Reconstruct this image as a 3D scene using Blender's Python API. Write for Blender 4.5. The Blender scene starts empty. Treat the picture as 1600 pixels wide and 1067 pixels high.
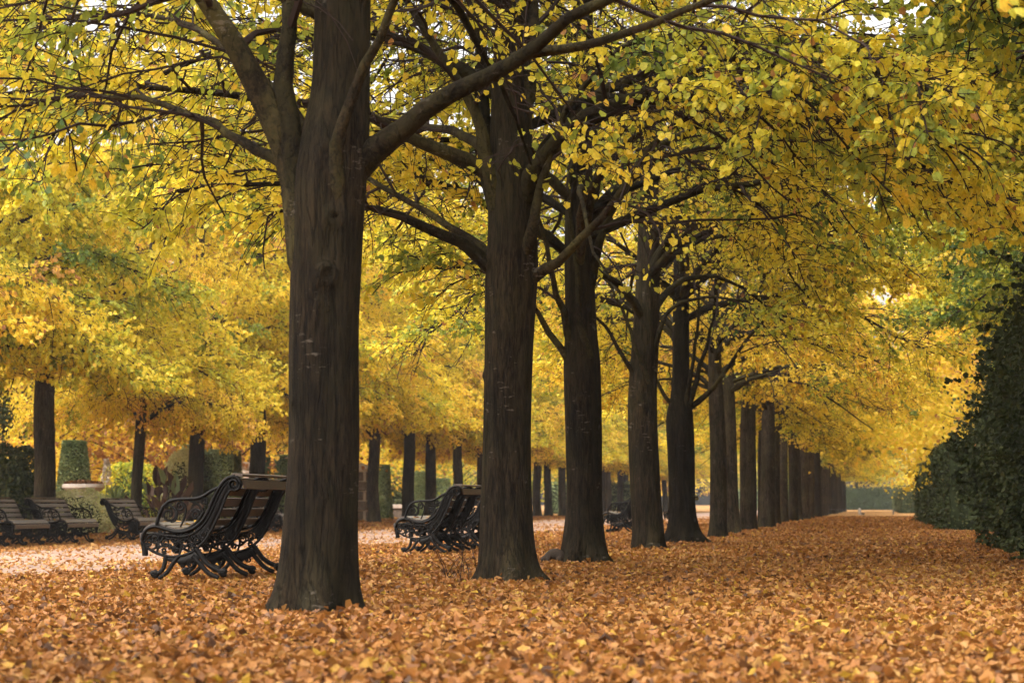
import bpy, bmesh, math, random
import numpy as np
from mathutils import Vector, Matrix

# ------------------------------------------------------------------ camera, world, sun, exposure
scene = bpy.context.scene
COL = scene.collection
PI = math.pi
FPX, CAMH = 3300.0, 0.706
PHI = math.atan(254.5 / FPX)
PSI = math.atan(572 * math.cos(PHI) / FPX)
cam_d = bpy.data.cameras.new('camera')
cam = bpy.data.objects.new('camera', cam_d); COL.objects.link(cam)
cam.location = (0, 0, CAMH)
cam.rotation_euler = (PI / 2 + PHI, 0, PSI)
cam_d.sensor_width = 36; cam_d.lens = FPX / 1600 * 36
cam_d.clip_start = 0.1; cam_d.clip_end = 3000
cam_d.dof.use_dof = True; cam_d.dof.focus_distance = 21; cam_d.dof.aperture_fstop = 3.8
scene.camera = cam

SUN_EL, SUN_ROT = math.radians(60), math.radians(-150)   # rotation measured from +Y towards +X
world = bpy.data.worlds.new('World'); scene.world = world; world.use_nodes = True
wn = world.node_tree; wn.nodes.clear()
sky = wn.nodes.new('ShaderNodeTexSky'); sky.sky_type = 'NISHITA'; sky.sun_disc = False
sky.sun_elevation = SUN_EL; sky.sun_rotation = SUN_ROT
sky.air_density = 1.0; sky.dust_density = 6.0; sky.ozone_density = 0.6
hs = wn.nodes.new('ShaderNodeHueSaturation'); hs.inputs['Saturation'].default_value = 0.25
tw = wn.nodes.new('ShaderNodeMix'); tw.data_type = 'RGBA'; tw.blend_type = 'MULTIPLY'
tw.inputs[0].default_value = 1.0; tw.inputs[7].default_value = (1.0, 0.93, 0.86, 1)
bg = wn.nodes.new('ShaderNodeBackground'); bg.inputs['Strength'].default_value = 0.15
wo = wn.nodes.new('ShaderNodeOutputWorld')
wn.links.new(sky.outputs[0], hs.inputs['Color']); wn.links.new(hs.outputs[0], tw.inputs[6])
wn.links.new(tw.outputs[2], bg.inputs['Color']); wn.links.new(bg.outputs[0], wo.inputs['Surface'])
sun_d = bpy.data.lights.new('sun', 'SUN'); sun_d.energy = 1.5; sun_d.angle = math.radians(100)
sun_d.color = (1.0, 0.95, 0.87)
sun = bpy.data.objects.new('sun', sun_d); COL.objects.link(sun)
_sd = Vector((math.sin(SUN_ROT) * math.cos(SUN_EL), math.cos(SUN_ROT) * math.cos(SUN_EL), math.sin(SUN_EL)))
sun.rotation_euler = (-_sd).to_track_quat('-Z', 'Y').to_euler(); sun.location = _sd * 60

scene.view_settings.view_transform = 'Standard'; scene.view_settings.look = 'None'
scene.view_settings.exposure = 1.85; scene.view_settings.gamma = 1.0
scene.render.engine = 'CYCLES'
cy = scene.cycles
cy.max_bounces = 7; cy.diffuse_bounces = 4; cy.glossy_bounces = 2; cy.transmission_bounces = 4
cy.transparent_max_bounces = 4; cy.volume_bounces = 0
cy.caustics_reflective = False; cy.caustics_refractive = False
cy.sample_clamp_indirect = 6.0
cy.use_adaptive_sampling = True; cy.adaptive_threshold = 0.02
cy.use_denoising = True
try: cy.denoiser = 'OPENIMAGEDENOISE'
except Exception: pass

# ------------------------------------------------------------------ pixel (1600 wide photograph) to world
_F = np.array([-math.sin(PSI) * math.cos(PHI), math.cos(PSI) * math.cos(PHI), math.sin(PHI)])
_R = np.array([math.cos(PSI), math.sin(PSI), 0.0]); _U = np.cross(_R, _F)
_C = np.array([0, 0, CAMH])
def at(x, y, Y):
    r = _F + (x - 800) / FPX * _R + (533.5 - y) / FPX * _U
    return _C + r * (Y / r[1])

# ------------------------------------------------------------------ materials
def mat(name):
    m = bpy.data.materials.new(name); m.use_nodes = True
    nt = m.node_tree; nt.nodes.clear()
    out = nt.nodes.new('ShaderNodeOutputMaterial')
    return m, nt, out
def N(nt, t, **kw):
    n = nt.nodes.new(t)
    for k, v in kw.items():
        if k in n.inputs.keys(): n.inputs[k].default_value = v
        else: setattr(n, k, v)
    return n
def ramp(nt, stops, interp='LINEAR'):
    r = nt.nodes.new('ShaderNodeValToRGB'); cr = r.color_ramp; cr.interpolation = interp
    while len(cr.elements) < len(stops): cr.elements.new(0.5)
    for e, (p, c) in zip(cr.elements, stops):
        e.position = p; e.color = (*c, 1) if len(c) == 3 else c
    return r

def leaf_material(name, stops, trans=0.45, rough=0.45, spec=0.3, vary=0.12):
    m, nt, out = mat(name); L = nt.links.new
    a = N(nt, 'ShaderNodeAttribute', attribute_name='tint')
    oi = N(nt, 'ShaderNodeObjectInfo')
    mr = N(nt, 'ShaderNodeMapRange'); mr.inputs[3].default_value = -vary; mr.inputs[4].default_value = vary
    L(oi.outputs['Random'], mr.inputs[0])
    ad = N(nt, 'ShaderNodeMath', operation='ADD', use_clamp=True)
    L(a.outputs['Fac'], ad.inputs[0]); L(mr.outputs[0], ad.inputs[1])
    r = ramp(nt, stops); L(ad.outputs[0], r.inputs[0])
    no = N(nt, 'ShaderNodeTexNoise', Scale=60.0, Detail=2.0)
    tc = N(nt, 'ShaderNodeTexCoord'); L(tc.outputs['Object'], no.inputs['Vector'])
    mr2 = N(nt, 'ShaderNodeMapRange'); mr2.inputs[1].default_value = .3; mr2.inputs[2].default_value = .7
    mr2.inputs[3].default_value = .78; mr2.inputs[4].default_value = 1.12; L(no.outputs['Fac'], mr2.inputs[0])
    mx = N(nt, 'ShaderNodeMix', data_type='RGBA', blend_type='MULTIPLY'); mx.inputs[0].default_value = 1
    L(r.outputs[0], mx.inputs[6]); L(mr2.outputs[0], mx.inputs[7])
    p = N(nt, 'ShaderNodeBsdfPrincipled', Roughness=rough); p.inputs['Specular IOR Level'].default_value = spec
    t = N(nt, 'ShaderNodeBsdfTranslucent')
    L(mx.outputs[2], p.inputs['Base Color']); L(mx.outputs[2], t.inputs['Color'])
    ms = N(nt, 'ShaderNodeMixShader'); ms.inputs[0].default_value = trans
    L(p.outputs[0], ms.inputs[1]); L(t.outputs[0], ms.inputs[2]); L(ms.outputs[0], out.inputs['Surface'])
    return m

M = {}
M['lime_leaf'] = leaf_material('lime_leaf', [(0, (.06, .12, .03)), (.2, (.15, .22, .04)), (.4, (.36, .41, .05)),
                                             (.58, (.72, .62, .05)), (.78, (.90, .69, .07)), (.92, (.90, .60, .08)), (.92, (.80, .50, .10)), (1, (.36, .17, .06))], trans=.55)
M['green_leaf'] = leaf_material('green_leaf', [(0, (0.016, 0.024, 0.009)), (.4, (0.040, 0.054, 0.018)), (.7, (0.076, 0.085, 0.029)),
                                               (.9, (0.126, 0.126, 0.036)), (1, (0.198, 0.107, 0.045))], trans=.2, rough=.6, spec=.16, vary=.06)
M['yew_leaf'] = leaf_material('yew_leaf', [(0, (.07, .11, .045)), (.5, (.15, .21, .085)), (1, (.28, .31, .13))], trans=.2, rough=.5, vary=.06)
M['variegated_leaf'] = leaf_material('variegated_leaf', [(0, (.12, .18, .06)), (.35, (.32, .36, .14)), (1, (.80, .78, .48))], trans=.3, vary=.05)
M['purple_leaf'] = leaf_material('purple_leaf', [(0, (.05, .028, .03)), (.5, (.12, .07, .06)), (.8, (.22, .16, .13)), (1, (.25, .36, .22))], trans=.25, vary=.02)
M['litter_leaf'] = leaf_material('litter_leaf', [(0, (0.066, 0.027, 0.009)), (.16, (0.157, 0.063, 0.018)), (.36, (0.276, 0.106, 0.021)), (.6, (0.341, 0.154, 0.034)),
                                                 (.76, (0.380, 0.207, 0.069)), (.84, (0.394, 0.225, 0.027)), (.93, (0.446, 0.294, 0.032)), (1, (0.420, 0.294, 0.175))], trans=.22, rough=.5, spec=.35, vary=0)

def bark_material(name, dark, light, green, stretch=(34, 34, 5.0), bump=.9):
    m, nt, out = mat(name); L = nt.links.new
    tc = N(nt, 'ShaderNodeTexCoord'); oi = N(nt, 'ShaderNodeObjectInfo')
    def noise(scale3, detail=5.0, rough=.65):
        mp = N(nt, 'ShaderNodeMapping'); mp.inputs['Scale'].default_value = scale3; L(tc.outputs['Object'], mp.inputs[0])
        n = N(nt, 'ShaderNodeTexNoise', Scale=1.0, Detail=detail, Roughness=rough); L(mp.outputs[0], n.inputs['Vector']); return n
    def mixc(fac, a, b, mode='MIX'):
        x = N(nt, 'ShaderNodeMix', data_type='RGBA', blend_type=mode)
        if isinstance(fac, (int, float)): x.inputs[0].default_value = fac
        else: L(fac, x.inputs[0])
        for sock, v in ((6, a), (7, b)):
            if isinstance(v, tuple): x.inputs[sock].default_value = (*v, 1)
            else: L(v, x.inputs[sock])
        return x.outputs[2]
    n1 = noise(stretch); n1b = noise(tuple(q * 2.6 for q in stretch), 4.0, .7)
    r1 = ramp(nt, [(.43, dark), (.62, light)])
    fm = N(nt, 'ShaderNodeMath', operation='MULTIPLY_ADD'); L(n1b.outputs['Fac'], fm.inputs[0]); fm.inputs[1].default_value = .55
    f0 = N(nt, 'ShaderNodeMath', operation='MULTIPLY'); f0.inputs[1].default_value = .5; L(n1.outputs['Fac'], f0.inputs[0]); L(f0.outputs[0], fm.inputs[2])
    L(fm.outputs[0], r1.inputs[0])
    n2 = noise((3.0, 3.0, 1.4), 4.0); r2 = ramp(nt, [(.42, (0, 0, 0)), (.70, (.75, .75, .75))]); L(n2.outputs['Fac'], r2.inputs[0])
    c = mixc(r2.outputs[0], r1.outputs[0], green)
    n4 = noise((1.1, 1.1, .9), 3.0); r4 = ramp(nt, [(.35, (.62, .6, .6)), (.65, (1.25, 1.22, 1.15))]); L(n4.outputs['Fac'], r4.inputs[0])
    c = mixc(1.0, c, r4.outputs[0], 'MULTIPLY')
    n3 = noise((13, 13, 34), 3.0); n5 = noise((2.2, 2.2, 3.0), 2.0)
    ml = N(nt, 'ShaderNodeMath', operation='MULTIPLY'); L(n3.outputs['Fac'], ml.inputs[0]); L(n5.outputs['Fac'], ml.inputs[1])
    r3 = ramp(nt, [(.365, (0, 0, 0)), (.42, (.6, .6, .6))]); L(ml.outputs[0], r3.inputs[0])
    c = mixc(r3.outputs[0], c, (.095, .083, .068))
    n6 = noise(tuple(q * .75 for q in stretch[:2]) + (stretch[2] * .42,), 3.0, .55)
    sb = N(nt, 'ShaderNodeMath', operation='SUBTRACT'); sb.inputs[1].default_value = .5; L(n6.outputs['Fac'], sb.inputs[0])
    ab = N(nt, 'ShaderNodeMath', operation='ABSOLUTE'); L(sb.outputs[0], ab.inputs[0])
    r6 = ramp(nt, [(.0, (.38, .38, .38)), (.035, (1, 1, 1))]); L(ab.outputs[0], r6.inputs[0])
    c = mixc(1.0, c, r6.outputs[0], 'MULTIPLY')
    hb = N(nt, 'ShaderNodeMath', operation='MULTIPLY_ADD'); L(r6.outputs[0], hb.inputs[0]); hb.inputs[1].default_value = .45; L(fm.outputs[0], hb.inputs[2])
    mr = N(nt, 'ShaderNodeMapRange'); mr.inputs[3].default_value = .7; mr.inputs[4].default_value = 1.7; L(oi.outputs['Random'], mr.inputs[0])
    c = mixc(1.0, c, mr.outputs[0], 'MULTIPLY')
    p = N(nt, 'ShaderNodeBsdfPrincipled', Roughness=.85); p.inputs['Specular IOR Level'].default_value = .10
    L(c, p.inputs['Base Color'])
    b = N(nt, 'ShaderNodeBump', Strength=bump, Distance=.018); L(hb.outputs[0], b.inputs['Height']); L(b.outputs[0], p.inputs['Normal'])
    L(p.outputs[0], out.inputs['Surface'])
    return m
M['bark'] = bark_material('bark', (.003, .0021, .0013), (.024, .0175, .0105), (.0165, .0155, .0075), (22, 22, 3.4), 1.0)
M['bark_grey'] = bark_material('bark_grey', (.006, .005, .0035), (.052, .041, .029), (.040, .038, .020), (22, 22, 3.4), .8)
M['limb_bark'] = bark_material('limb_bark', (.004, .003, .0018), (.024, .0180, .010), (.048, .045, .017), (16, 16, 16), .8)

def simple(name, col, rough=.7, spec=.4, noise=.25, scale=8.0, bump=0.0, stretch=(1, 1, 1), metal=0.0):
    m, nt, out = mat(name); L = nt.links.new
    tc = N(nt, 'ShaderNodeTexCoord'); mp = N(nt, 'ShaderNodeMapping'); mp.inputs['Scale'].default_value = stretch
    L(tc.outputs['Object'], mp.inputs[0])
    n1 = N(nt, 'ShaderNodeTexNoise', Scale=scale, Detail=5.0, Roughness=.6); L(mp.outputs[0], n1.inputs['Vector'])
    r = ramp(nt, [(.25, tuple(c * (1 - noise) for c in col)), (.75, tuple(min(1, c * (1 + noise)) for c in col))])
    L(n1.outputs['Fac'], r.inputs[0])
    p = N(nt, 'ShaderNodeBsdfPrincipled', Roughness=rough, Metallic=metal); p.inputs['Specular IOR Level'].default_value = spec
    L(r.outputs[0], p.inputs['Base Color'])
    if bump:
        b = N(nt, 'ShaderNodeBump', Strength=bump, Distance=.01); L(n1.outputs['Fac'], b.inputs['Height']); L(b.outputs[0], p.inputs['Normal'])
    L(p.outputs[0], out.inputs['Surface'])
    return m
M['twig'] = simple('twig', (.022, .014, .012), .8, .15, .3, 20)
M['iron'] = simple('iron', (.003, .0028, .003), .6, .18, .4, 30, .25)
M['wood'] = simple('wood', (.075, .056, .044), .5, .4, .4, 6, .3, (30, 2, 30))
M['wood_wet'] = simple('wood_wet', (.075, .062, .054), .28, .55, .35, 6, .2, (30, 2, 30))
M['stone'] = simple('stone', (.52, .46, .42), .8, .3, .25, 4, .2)
M['stone_dark'] = simple('stone_dark', (.12, .10, .085), .9, .2, .4, 6, .3)
M['stone_joint'] = simple('stone_joint', (.42, .37, .32), .9, .2, .2, 6)
M['soil'] = simple('soil', (.12, .085, .06), .9, .2, .4, 12, .4)
M['core'] = simple('core', (.03, .042, .02), .95, .1, .4, 5)
M['fur'] = simple('fur', (.046, .035, .028), .9, .15, .35, 60, .5)
M['fur_pale'] = simple('fur_pale', (.14, .115, .10), .9, .15, .2, 60, .5)
M['metal_rail'] = simple('metal_rail', (.05, .05, .055), .5, .5, .2, 10)
M['post_paint'] = simple('post_paint', (.28, .27, .25), .6, .4, .15, 10)

def litter_ground(name, base, spread, sc):
    m, nt, out = mat(name); L = nt.links.new
    tc = N(nt, 'ShaderNodeTexCoord')
    nz = N(nt, 'ShaderNodeTexNoise', Scale=sc * .7, Detail=2.0); L(tc.outputs['Object'], nz.inputs['Vector'])
    mxv = N(nt, 'ShaderNodeMix', data_type='RGBA', blend_type='LINEAR_LIGHT'); mxv.inputs[0].default_value = .03
    L(tc.outputs['Object'], mxv.inputs[6]); L(nz.outputs['Color'], mxv.inputs[7])
    v = N(nt, 'ShaderNodeTexVoronoi', Scale=sc); L(mxv.outputs[2], v.inputs['Vector'])
    sp = N(nt, 'ShaderNodeSeparateColor'); L(v.outputs['Color'], sp.inputs[0])
    r = ramp(nt, spread); L(sp.outputs[0], r.inputs[0])
    n2 = N(nt, 'ShaderNodeTexNoise', Scale=.45, Detail=5.0); L(tc.outputs['Object'], n2.inputs['Vector'])
    r2 = ramp(nt, [(.35, (.72, .72, .72)), (.65, (1.15, 1.12, 1.1))]); L(n2.outputs['Fac'], r2.inputs[0])
    mx = N(nt, 'ShaderNodeMix', data_type='RGBA', blend_type='MULTIPLY'); mx.inputs[0].default_value = 1
    L(r.outputs[0], mx.inputs[6]); L(r2.outputs[0], mx.inputs[7])
    p = N(nt, 'ShaderNodeBsdfPrincipled', Roughness=.85); p.inputs['Specular IOR Level'].default_value = .2
    L(mx.outputs[2], p.inputs['Base Color'])
    b = N(nt, 'ShaderNodeBump', Strength=.6, Distance=.03); L(sp.outputs[1], b.inputs['Height']); L(b.outputs[0], p.inputs['Normal'])
    L(p.outputs[0], out.inputs['Surface'])
    return m
M['ground'] = litter_ground('ground', None, [(0, (0.074, 0.032, 0.010)), (.3, (0.221, 0.100, 0.025)), (.65, (0.307, 0.157, 0.042)), (1, (0.369, 0.239, 0.089))], 14)
M['path'] = litter_ground('path', None, [(0, (0.196, 0.129, 0.095)), (.45, (0.266, 0.190, 0.156)), (.8, (0.315, 0.238, 0.204)), (1, (0.294, 0.170, 0.082))], 20)

# ------------------------------------------------------------------ mesh helpers
class MB:
    """collects quads from numpy arrays into one mesh"""
    def __init__(s): s.v = []; s.f = []; s.m = []; s.t = []; s.n = 0
    def add(s, v, f, m=0, t=None):
        v = np.asarray(v, float).reshape(-1, 3); f = np.asarray(f, int).reshape(-1, 4)
        s.v.append(v); s.f.append(f + s.n); s.n += len(v)
        s.m.append(np.full(len(f), m, int)); s.t.append(np.zeros(len(f)) if t is None else np.asarray(t, float))
    def mesh(s, name, mats, smooth=True):
        me = bpy.data.meshes.new(name)
        v = np.concatenate(s.v); f = np.concatenate(s.f); mi = np.concatenate(s.m); t = np.concatenate(s.t)
        me.vertices.add(len(v)); me.vertices.foreach_set('co', v.ravel().astype(np.float32))
        me.loops.add(len(f) * 4); me.loops.foreach_set('vertex_index', f.ravel().astype(np.int32))
        me.polygons.add(len(f)); me.polygons.foreach_set('loop_start', np.arange(0, len(f) * 4, 4, dtype=np.int32))
        me.polygons.foreach_set('material_index', mi.astype(np.int32))
        me.polygons.foreach_set('use_smooth', np.full(len(f), smooth, bool))
        a = me.attributes.new('tint', 'FLOAT', 'FACE'); a.data.foreach_set('value', t.astype(np.float32))
        for x in mats: me.materials.append(x)
        me.update(calc_edges=True); me.validate()
        return me
    def obj(s, name, mats, parent=None, smooth=True):
        o = bpy.data.objects.new(name, s.mesh(name, mats, smooth)); COL.objects.link(o)
        if parent: o.parent = parent
        return o

def tag(o, label=None, cat=None, group=None, kind=None):
    for k, v in (('label', label), ('category', cat), ('group', group), ('kind', kind)):
        if v: o[k] = v
    return o
def empty(name, loc, rz=0.0):
    o = bpy.data.objects.new(name, None); COL.objects.link(o); o.location = loc; o.rotation_euler = (0, 0, rz); o.empty_display_size = .3
    return o
def link_copy(o, parent=None):
    c = o.copy(); COL.objects.link(c)
    if parent: c.parent = parent
    for ch in o.children: link_copy(ch, c)
    return c

def nrm(a): return a / np.maximum(np.linalg.norm(a, axis=-1, keepdims=True), 1e-9)
def tubes(mb, P, Rd, k=4, mat=0, cap=False):
    """P (B,n,3) polylines, Rd (B,n) radii -> tubes of k sides"""
    P = np.asarray(P, float); Rd = np.asarray(Rd, float)
    if P.ndim == 2: P = P[None]; Rd = Rd[None]
    B, n, _ = P.shape
    T = np.empty_like(P); T[:, 1:-1] = P[:, 2:] - P[:, :-2]; T[:, 0] = P[:, 1] - P[:, 0]; T[:, -1] = P[:, -1] - P[:, -2]
    T = nrm(T)
    mean = nrm(T.mean(1)); ref = np.where(np.abs(mean[:, 2:3]) > .75, np.array([[1., .1, 0]]), np.array([[0, 0, 1.]]))
    X = nrm(np.cross(T, ref[:, None, :])); Y = np.cross(T, X)
    an = np.arange(k) / k * 2 * PI
    V = P[:, :, None, :] + Rd[:, :, None, None] * (np.cos(an)[None, None, :, None] * X[:, :, None, :] + np.sin(an)[None, None, :, None] * Y[:, :, None, :])
    i = np.arange(n - 1)[:, None]; j = np.arange(k)[None, :]; j2 = (j + 1) % k
    q = np.stack([i * k + j, i * k + j2, (i + 1) * k + j2, (i + 1) * k + j], -1).reshape(-1, 4)
    Q = (q[None] + (np.arange(B) * n * k)[:, None, None]).reshape(-1, 4)
    mb.add(V.reshape(-1, 3), Q, mat)
    if cap:   # close both ends with a fan of quads onto a centre point
        for b in range(B):
            for e in (0, n - 1):
                ring = V[b, e]; c = ring.mean(0)
                vv = np.vstack([ring, c[None]])
                qq = [[(2 * a) % k, (2 * a + 1) % k, (2 * a + 2) % k, k] for a in range(k // 2)]
                mb.add(vv, qq, mat)

LEAF = np.array([(0.0, 0.0, 0), (.06, .40, .10), (.60, .43, .13), (1.0, 0, 0), (.60, -.43, .13), (.06, -.40, .10)])
def leaves(mb, pos, dirn, norm, size, tint, mat=0, fold=1.0, shape=LEAF, jit=0.0, rng=None):
    d = nrm(dirn); n = nrm(norm - (norm * d).sum(-1, keepdims=True) * d); s = np.cross(d, n)
    sh = shape
    fold = np.broadcast_to(np.asarray(fold, float), (len(pos),))
    V = pos[:, None, :] + size[:, None, None] * (sh[None, :, 0:1] * d[:, None] + sh[None, :, 1:2] * s[:, None] + sh[None, :, 2:3] * fold[:, None, None] * n[:, None])
    if jit: V = V + rng.normal(0, 1, V.shape) * (jit * size)[:, None, None]
    b = np.arange(len(pos))[:, None] * 6
    q = np.concatenate([b + np.array([[0, 5, 4, 3]]), b + np.array([[0, 3, 2, 1]])], 0)
    mb.add(V.reshape(-1, 3), q, mat, np.concatenate([tint, tint]))

def vnoise(rng, P, sc, n=6):
    """smooth pseudo-noise from a few random plane waves"""
    k = rng.normal(0, sc, (n, 3)); ph = rng.uniform(0, 6.28, n)
    return np.sin(P @ k.T + ph).mean(1)
def smooth_curve(pts, n):
    """Catmull-Rom resample of a (m,3+) polyline"""
    p = np.asarray(pts, float); m = len(p)
    if m == 2: return p[0] + (p[1] - p[0]) * np.linspace(0, 1, n)[:, None]
    ext = np.vstack([2 * p[0] - p[1], p, 2 * p[-1] - p[-2]])
    u = np.linspace(0, m - 1 - 1e-6, n); i = u.astype(int); t = (u - i)[:, None]
    a, b, c, d = ext[i], ext[i + 1], ext[i + 2], ext[i + 3]
    return .5 * ((2 * b) + (c - a) * t + (2 * a - 5 * b + 4 * c - d) * t ** 2 + (3 * b - a - 3 * c + d) * t ** 3)

# ------------------------------------------------------------------ ground
def gz(x, y):
    x = np.asarray(x, float); y = np.asarray(y, float)
    return -.035 - .15 * np.exp(-((x + 17.2) / 2.6) ** 2) * np.exp(-((y - 44) / 22) ** 4)
def sheet(name, xs, ys, m, dz=0.0, zfun=gz):
    X, Y = np.meshgrid(xs, ys); Z = zfun(X, Y) + dz
    nx, ny = len(xs), len(ys)
    i = np.arange(ny - 1)[:, None]; j = np.arange(nx - 1)[None]
    q = np.stack([i * nx + j, i * nx + j + 1, (i + 1) * nx + j + 1, (i + 1) * nx + j], -1).reshape(-1, 4)
    mb = MB(); mb.add(np.stack([X, Y, Z], -1).reshape(-1, 3), q)
    o = mb.obj(name, [m]); o['kind'] = 'structure'
    return o
xs = np.concatenate([[-900, -400, -150, -60], np.arange(-40, 12.1, 1.0), [30, 120, 400, 900]])
ys = np.concatenate([[-300, -100, -30, -10], np.arange(0, 120, 2.0), [160, 240, 400, 900, 1800]])
sheet('ground', xs, ys, M['ground'])
PX0, PX1 = -15.6, -8.3
sheet('path', np.arange(PX0, PX1 + .01, .73), np.concatenate([[-60, -20], np.arange(0, 120, 2.0), [160, 240, 292]]), M['path'], .004)

# ------------------------------------------------------------------ trees
def limb_curve(rng, p0, az, e0, e1, L, n=11, wob=.10):
    step = L / (n - 1); p = np.array(p0, float); out = [p.copy()]; a = az
    for i in range(n - 1):
        t = i / (n - 2)
        e = e0 + (e1 - e0) * (1 - (1 - t) ** 1.6) + rng.normal(0, wob)
        a += rng.normal(0, wob)
        p = p + step * np.array([math.cos(a) * math.cos(e), math.sin(a) * math.cos(e), math.sin(e)]); out.append(p.copy())
    return np.array(out)

def clear_ok(p, boxes, org, rng=None):
    if not boxes: return np.ones(len(p), bool)
    w = p + org + (0 if rng is None else rng.normal(0, .38, (len(p) if len(p) > 20 else 1, 3))); ok = np.ones(len(p), bool)
    for (x0, x1, y0, y1, z0, z1) in boxes:
        ok &= ~((w[:, 0] > x0) & (w[:, 0] < x1) & (w[:, 1] > y0) & (w[:, 1] < y1) & (w[:, 2] > z0) & (w[:, 2] < z1))
    return ok

def foliage(rng, mb, limbs, base_tint, leaf=.078, tmin=.3, dens=1.0, zmin=2.3, boxes=None, org=np.zeros(3), bl=1.0, per_twig=12, bstep=.19, green_frac=.14, inner=.0):
    """branches, twigs and leaves on limbs [(pts, r0, r1)]; limb bark=mat1, twig=mat1, leaves=mat0"""
    BP, BR, TP, TR = [], [], [], []
    LP, LD, LT = [], [], []
    for pts, r0, r1 in limbs:
        n = len(pts); seg = np.linalg.norm(np.diff(pts, axis=0), axis=1); cum = np.concatenate([[0], np.cumsum(seg)]); L = cum[-1]
        s = max(tmin * L, .5); side = 1
        while s < L * 1.0:
            t = s / L
            k = min(np.searchsorted(cum, s) - 1, n - 2); k = max(k, 0)
            p = pts[k] + (pts[k + 1] - pts[k]) * ((s - cum[k]) / seg[k])
            d = (pts[k + 1] - pts[k]) / seg[k]
            az = math.atan2(d[1], d[0]) + side * rng.uniform(.45, 1.15)
            if abs(d[2]) > .85: az = rng.uniform(0, 2 * PI)
            Lb = bl * ((1 - t) * .40 * min(L, 5) + .75) * rng.uniform(.65, 1.25)
            e0 = math.asin(max(-1, min(1, d[2]))) * .5 + rng.normal(.05, .25)
            c = limb_curve(rng, p, az, e0, e0 - rng.uniform(.1, .75), Lb, 7, .13)
            rb = max(.012, (r0 + (r1 - r0) * t) * .5) * rng.uniform(.7, 1)
            tint = base_tint + rng.normal(0, .09)
            if rng.random() < green_frac: tint -= rng.uniform(.12, .34)
            if rng.random() < .05: tint += .15
            keep = clear_ok(c, boxes, org, rng)
            if keep.all() and c[:, 2].min() > zmin * .88:
                BP.append(c); BR.append(np.linspace(rb, .0065, 7))
                # twigs along the branch
                m = max(4, int(Lb / .085 * dens))
                tt = np.sort(rng.uniform(.12, 1.0, m)); u = tt * 6; kk = np.minimum(u.astype(int), 5)
                q = c[kk] + (c[kk + 1] - c[kk]) * (u - kk)[:, None]; dd = nrm(c[kk + 1] - c[kk])
                a2 = np.arctan2(dd[:, 1], dd[:, 0]) + np.where(np.arange(m) % 2, 1, -1) * rng.uniform(.3, 1.2, m)
                el = rng.normal(-.05, .35, m); tl = rng.uniform(.28, .80, m) * (1.1 - .45 * tt)
                steps = []
                for h in range(3):
                    e = el - .22 * h
                    steps.append((tl / 3)[:, None] * np.stack([np.cos(a2) * np.cos(e), np.sin(a2) * np.cos(e), np.sin(e)], -1)); a2 = a2 + rng.normal(0, .2, m)
                tw = np.stack([q, q + steps[0], q + steps[0] + steps[1], q + steps[0] + steps[1] + steps[2]], 1)
                TP.append(tw); TR.append(np.tile(np.array([.0058, .005, .004, .0028]), (m, 1)))
                nl = per_twig
                w = rng.uniform(.15, 1.05, (m, nl)) * 3; w = np.minimum(w, 2.999); ki = w.astype(int)
                lp = np.take_along_axis(tw, ki[..., None].repeat(3, -1), 1); lq = np.take_along_axis(tw, (ki + 1)[..., None].repeat(3, -1), 1)
                pos = (lp + (lq - lp) * (w - ki)[..., None]).reshape(-1, 3)
                out = nrm((lq - lp).reshape(-1, 3))
                kp = rng.random(len(pos)) < np.clip(.03 + inner + (1.75 if inner > .1 else 1.25) * max(t - .16, 0) * (.45 + .65 * np.repeat(tt, nl)), 0, 1)
                pos = pos[kp]; out = out[kp]
                LP.append(pos + rng.normal(0, .018, pos.shape)); LD.append(out)
                LT.append(np.full(len(pos), tint) + rng.normal(0, .055, len(pos)))
            side = -side
            s += bstep * .85 * rng.uniform(.6, 1.4) / (.55 + .6 * t)
    if BP: tubes(mb, np.array(BP), np.array(BR), 5, 1)
    TPa = np.concatenate(TP); tubes(mb, TPa, np.concatenate(TR), 3, 1)
    pos = np.concatenate(LP); out = np.concatenate(LD); tint = np.concatenate(LT)
    ok = (pos[:, 2] > zmin) & clear_ok(pos, boxes, org, rng)
    # thin out the leaves a little so gaps show
    ok &= rng.random(len(pos)) < .93
    pos, out, tint = pos[ok], out[ok], tint[ok]; n = len(pos)
    d = out * .45 + rng.normal(0, .5, (n, 3)) + np.array([0, 0, -.75])
    nm = rng.normal(0, .6, (n, 3)) + np.array([0, 0, .55])
    brown = rng.random(n) < .02
    tint = np.where(brown, 1.0, np.clip(tint, 0, .86))
    leaves(mb, pos, d, nm, leaf * rng.uniform(.6, 1.2, n), tint, 0, rng.uniform(-.6, 1.6, n))
    return n

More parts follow.
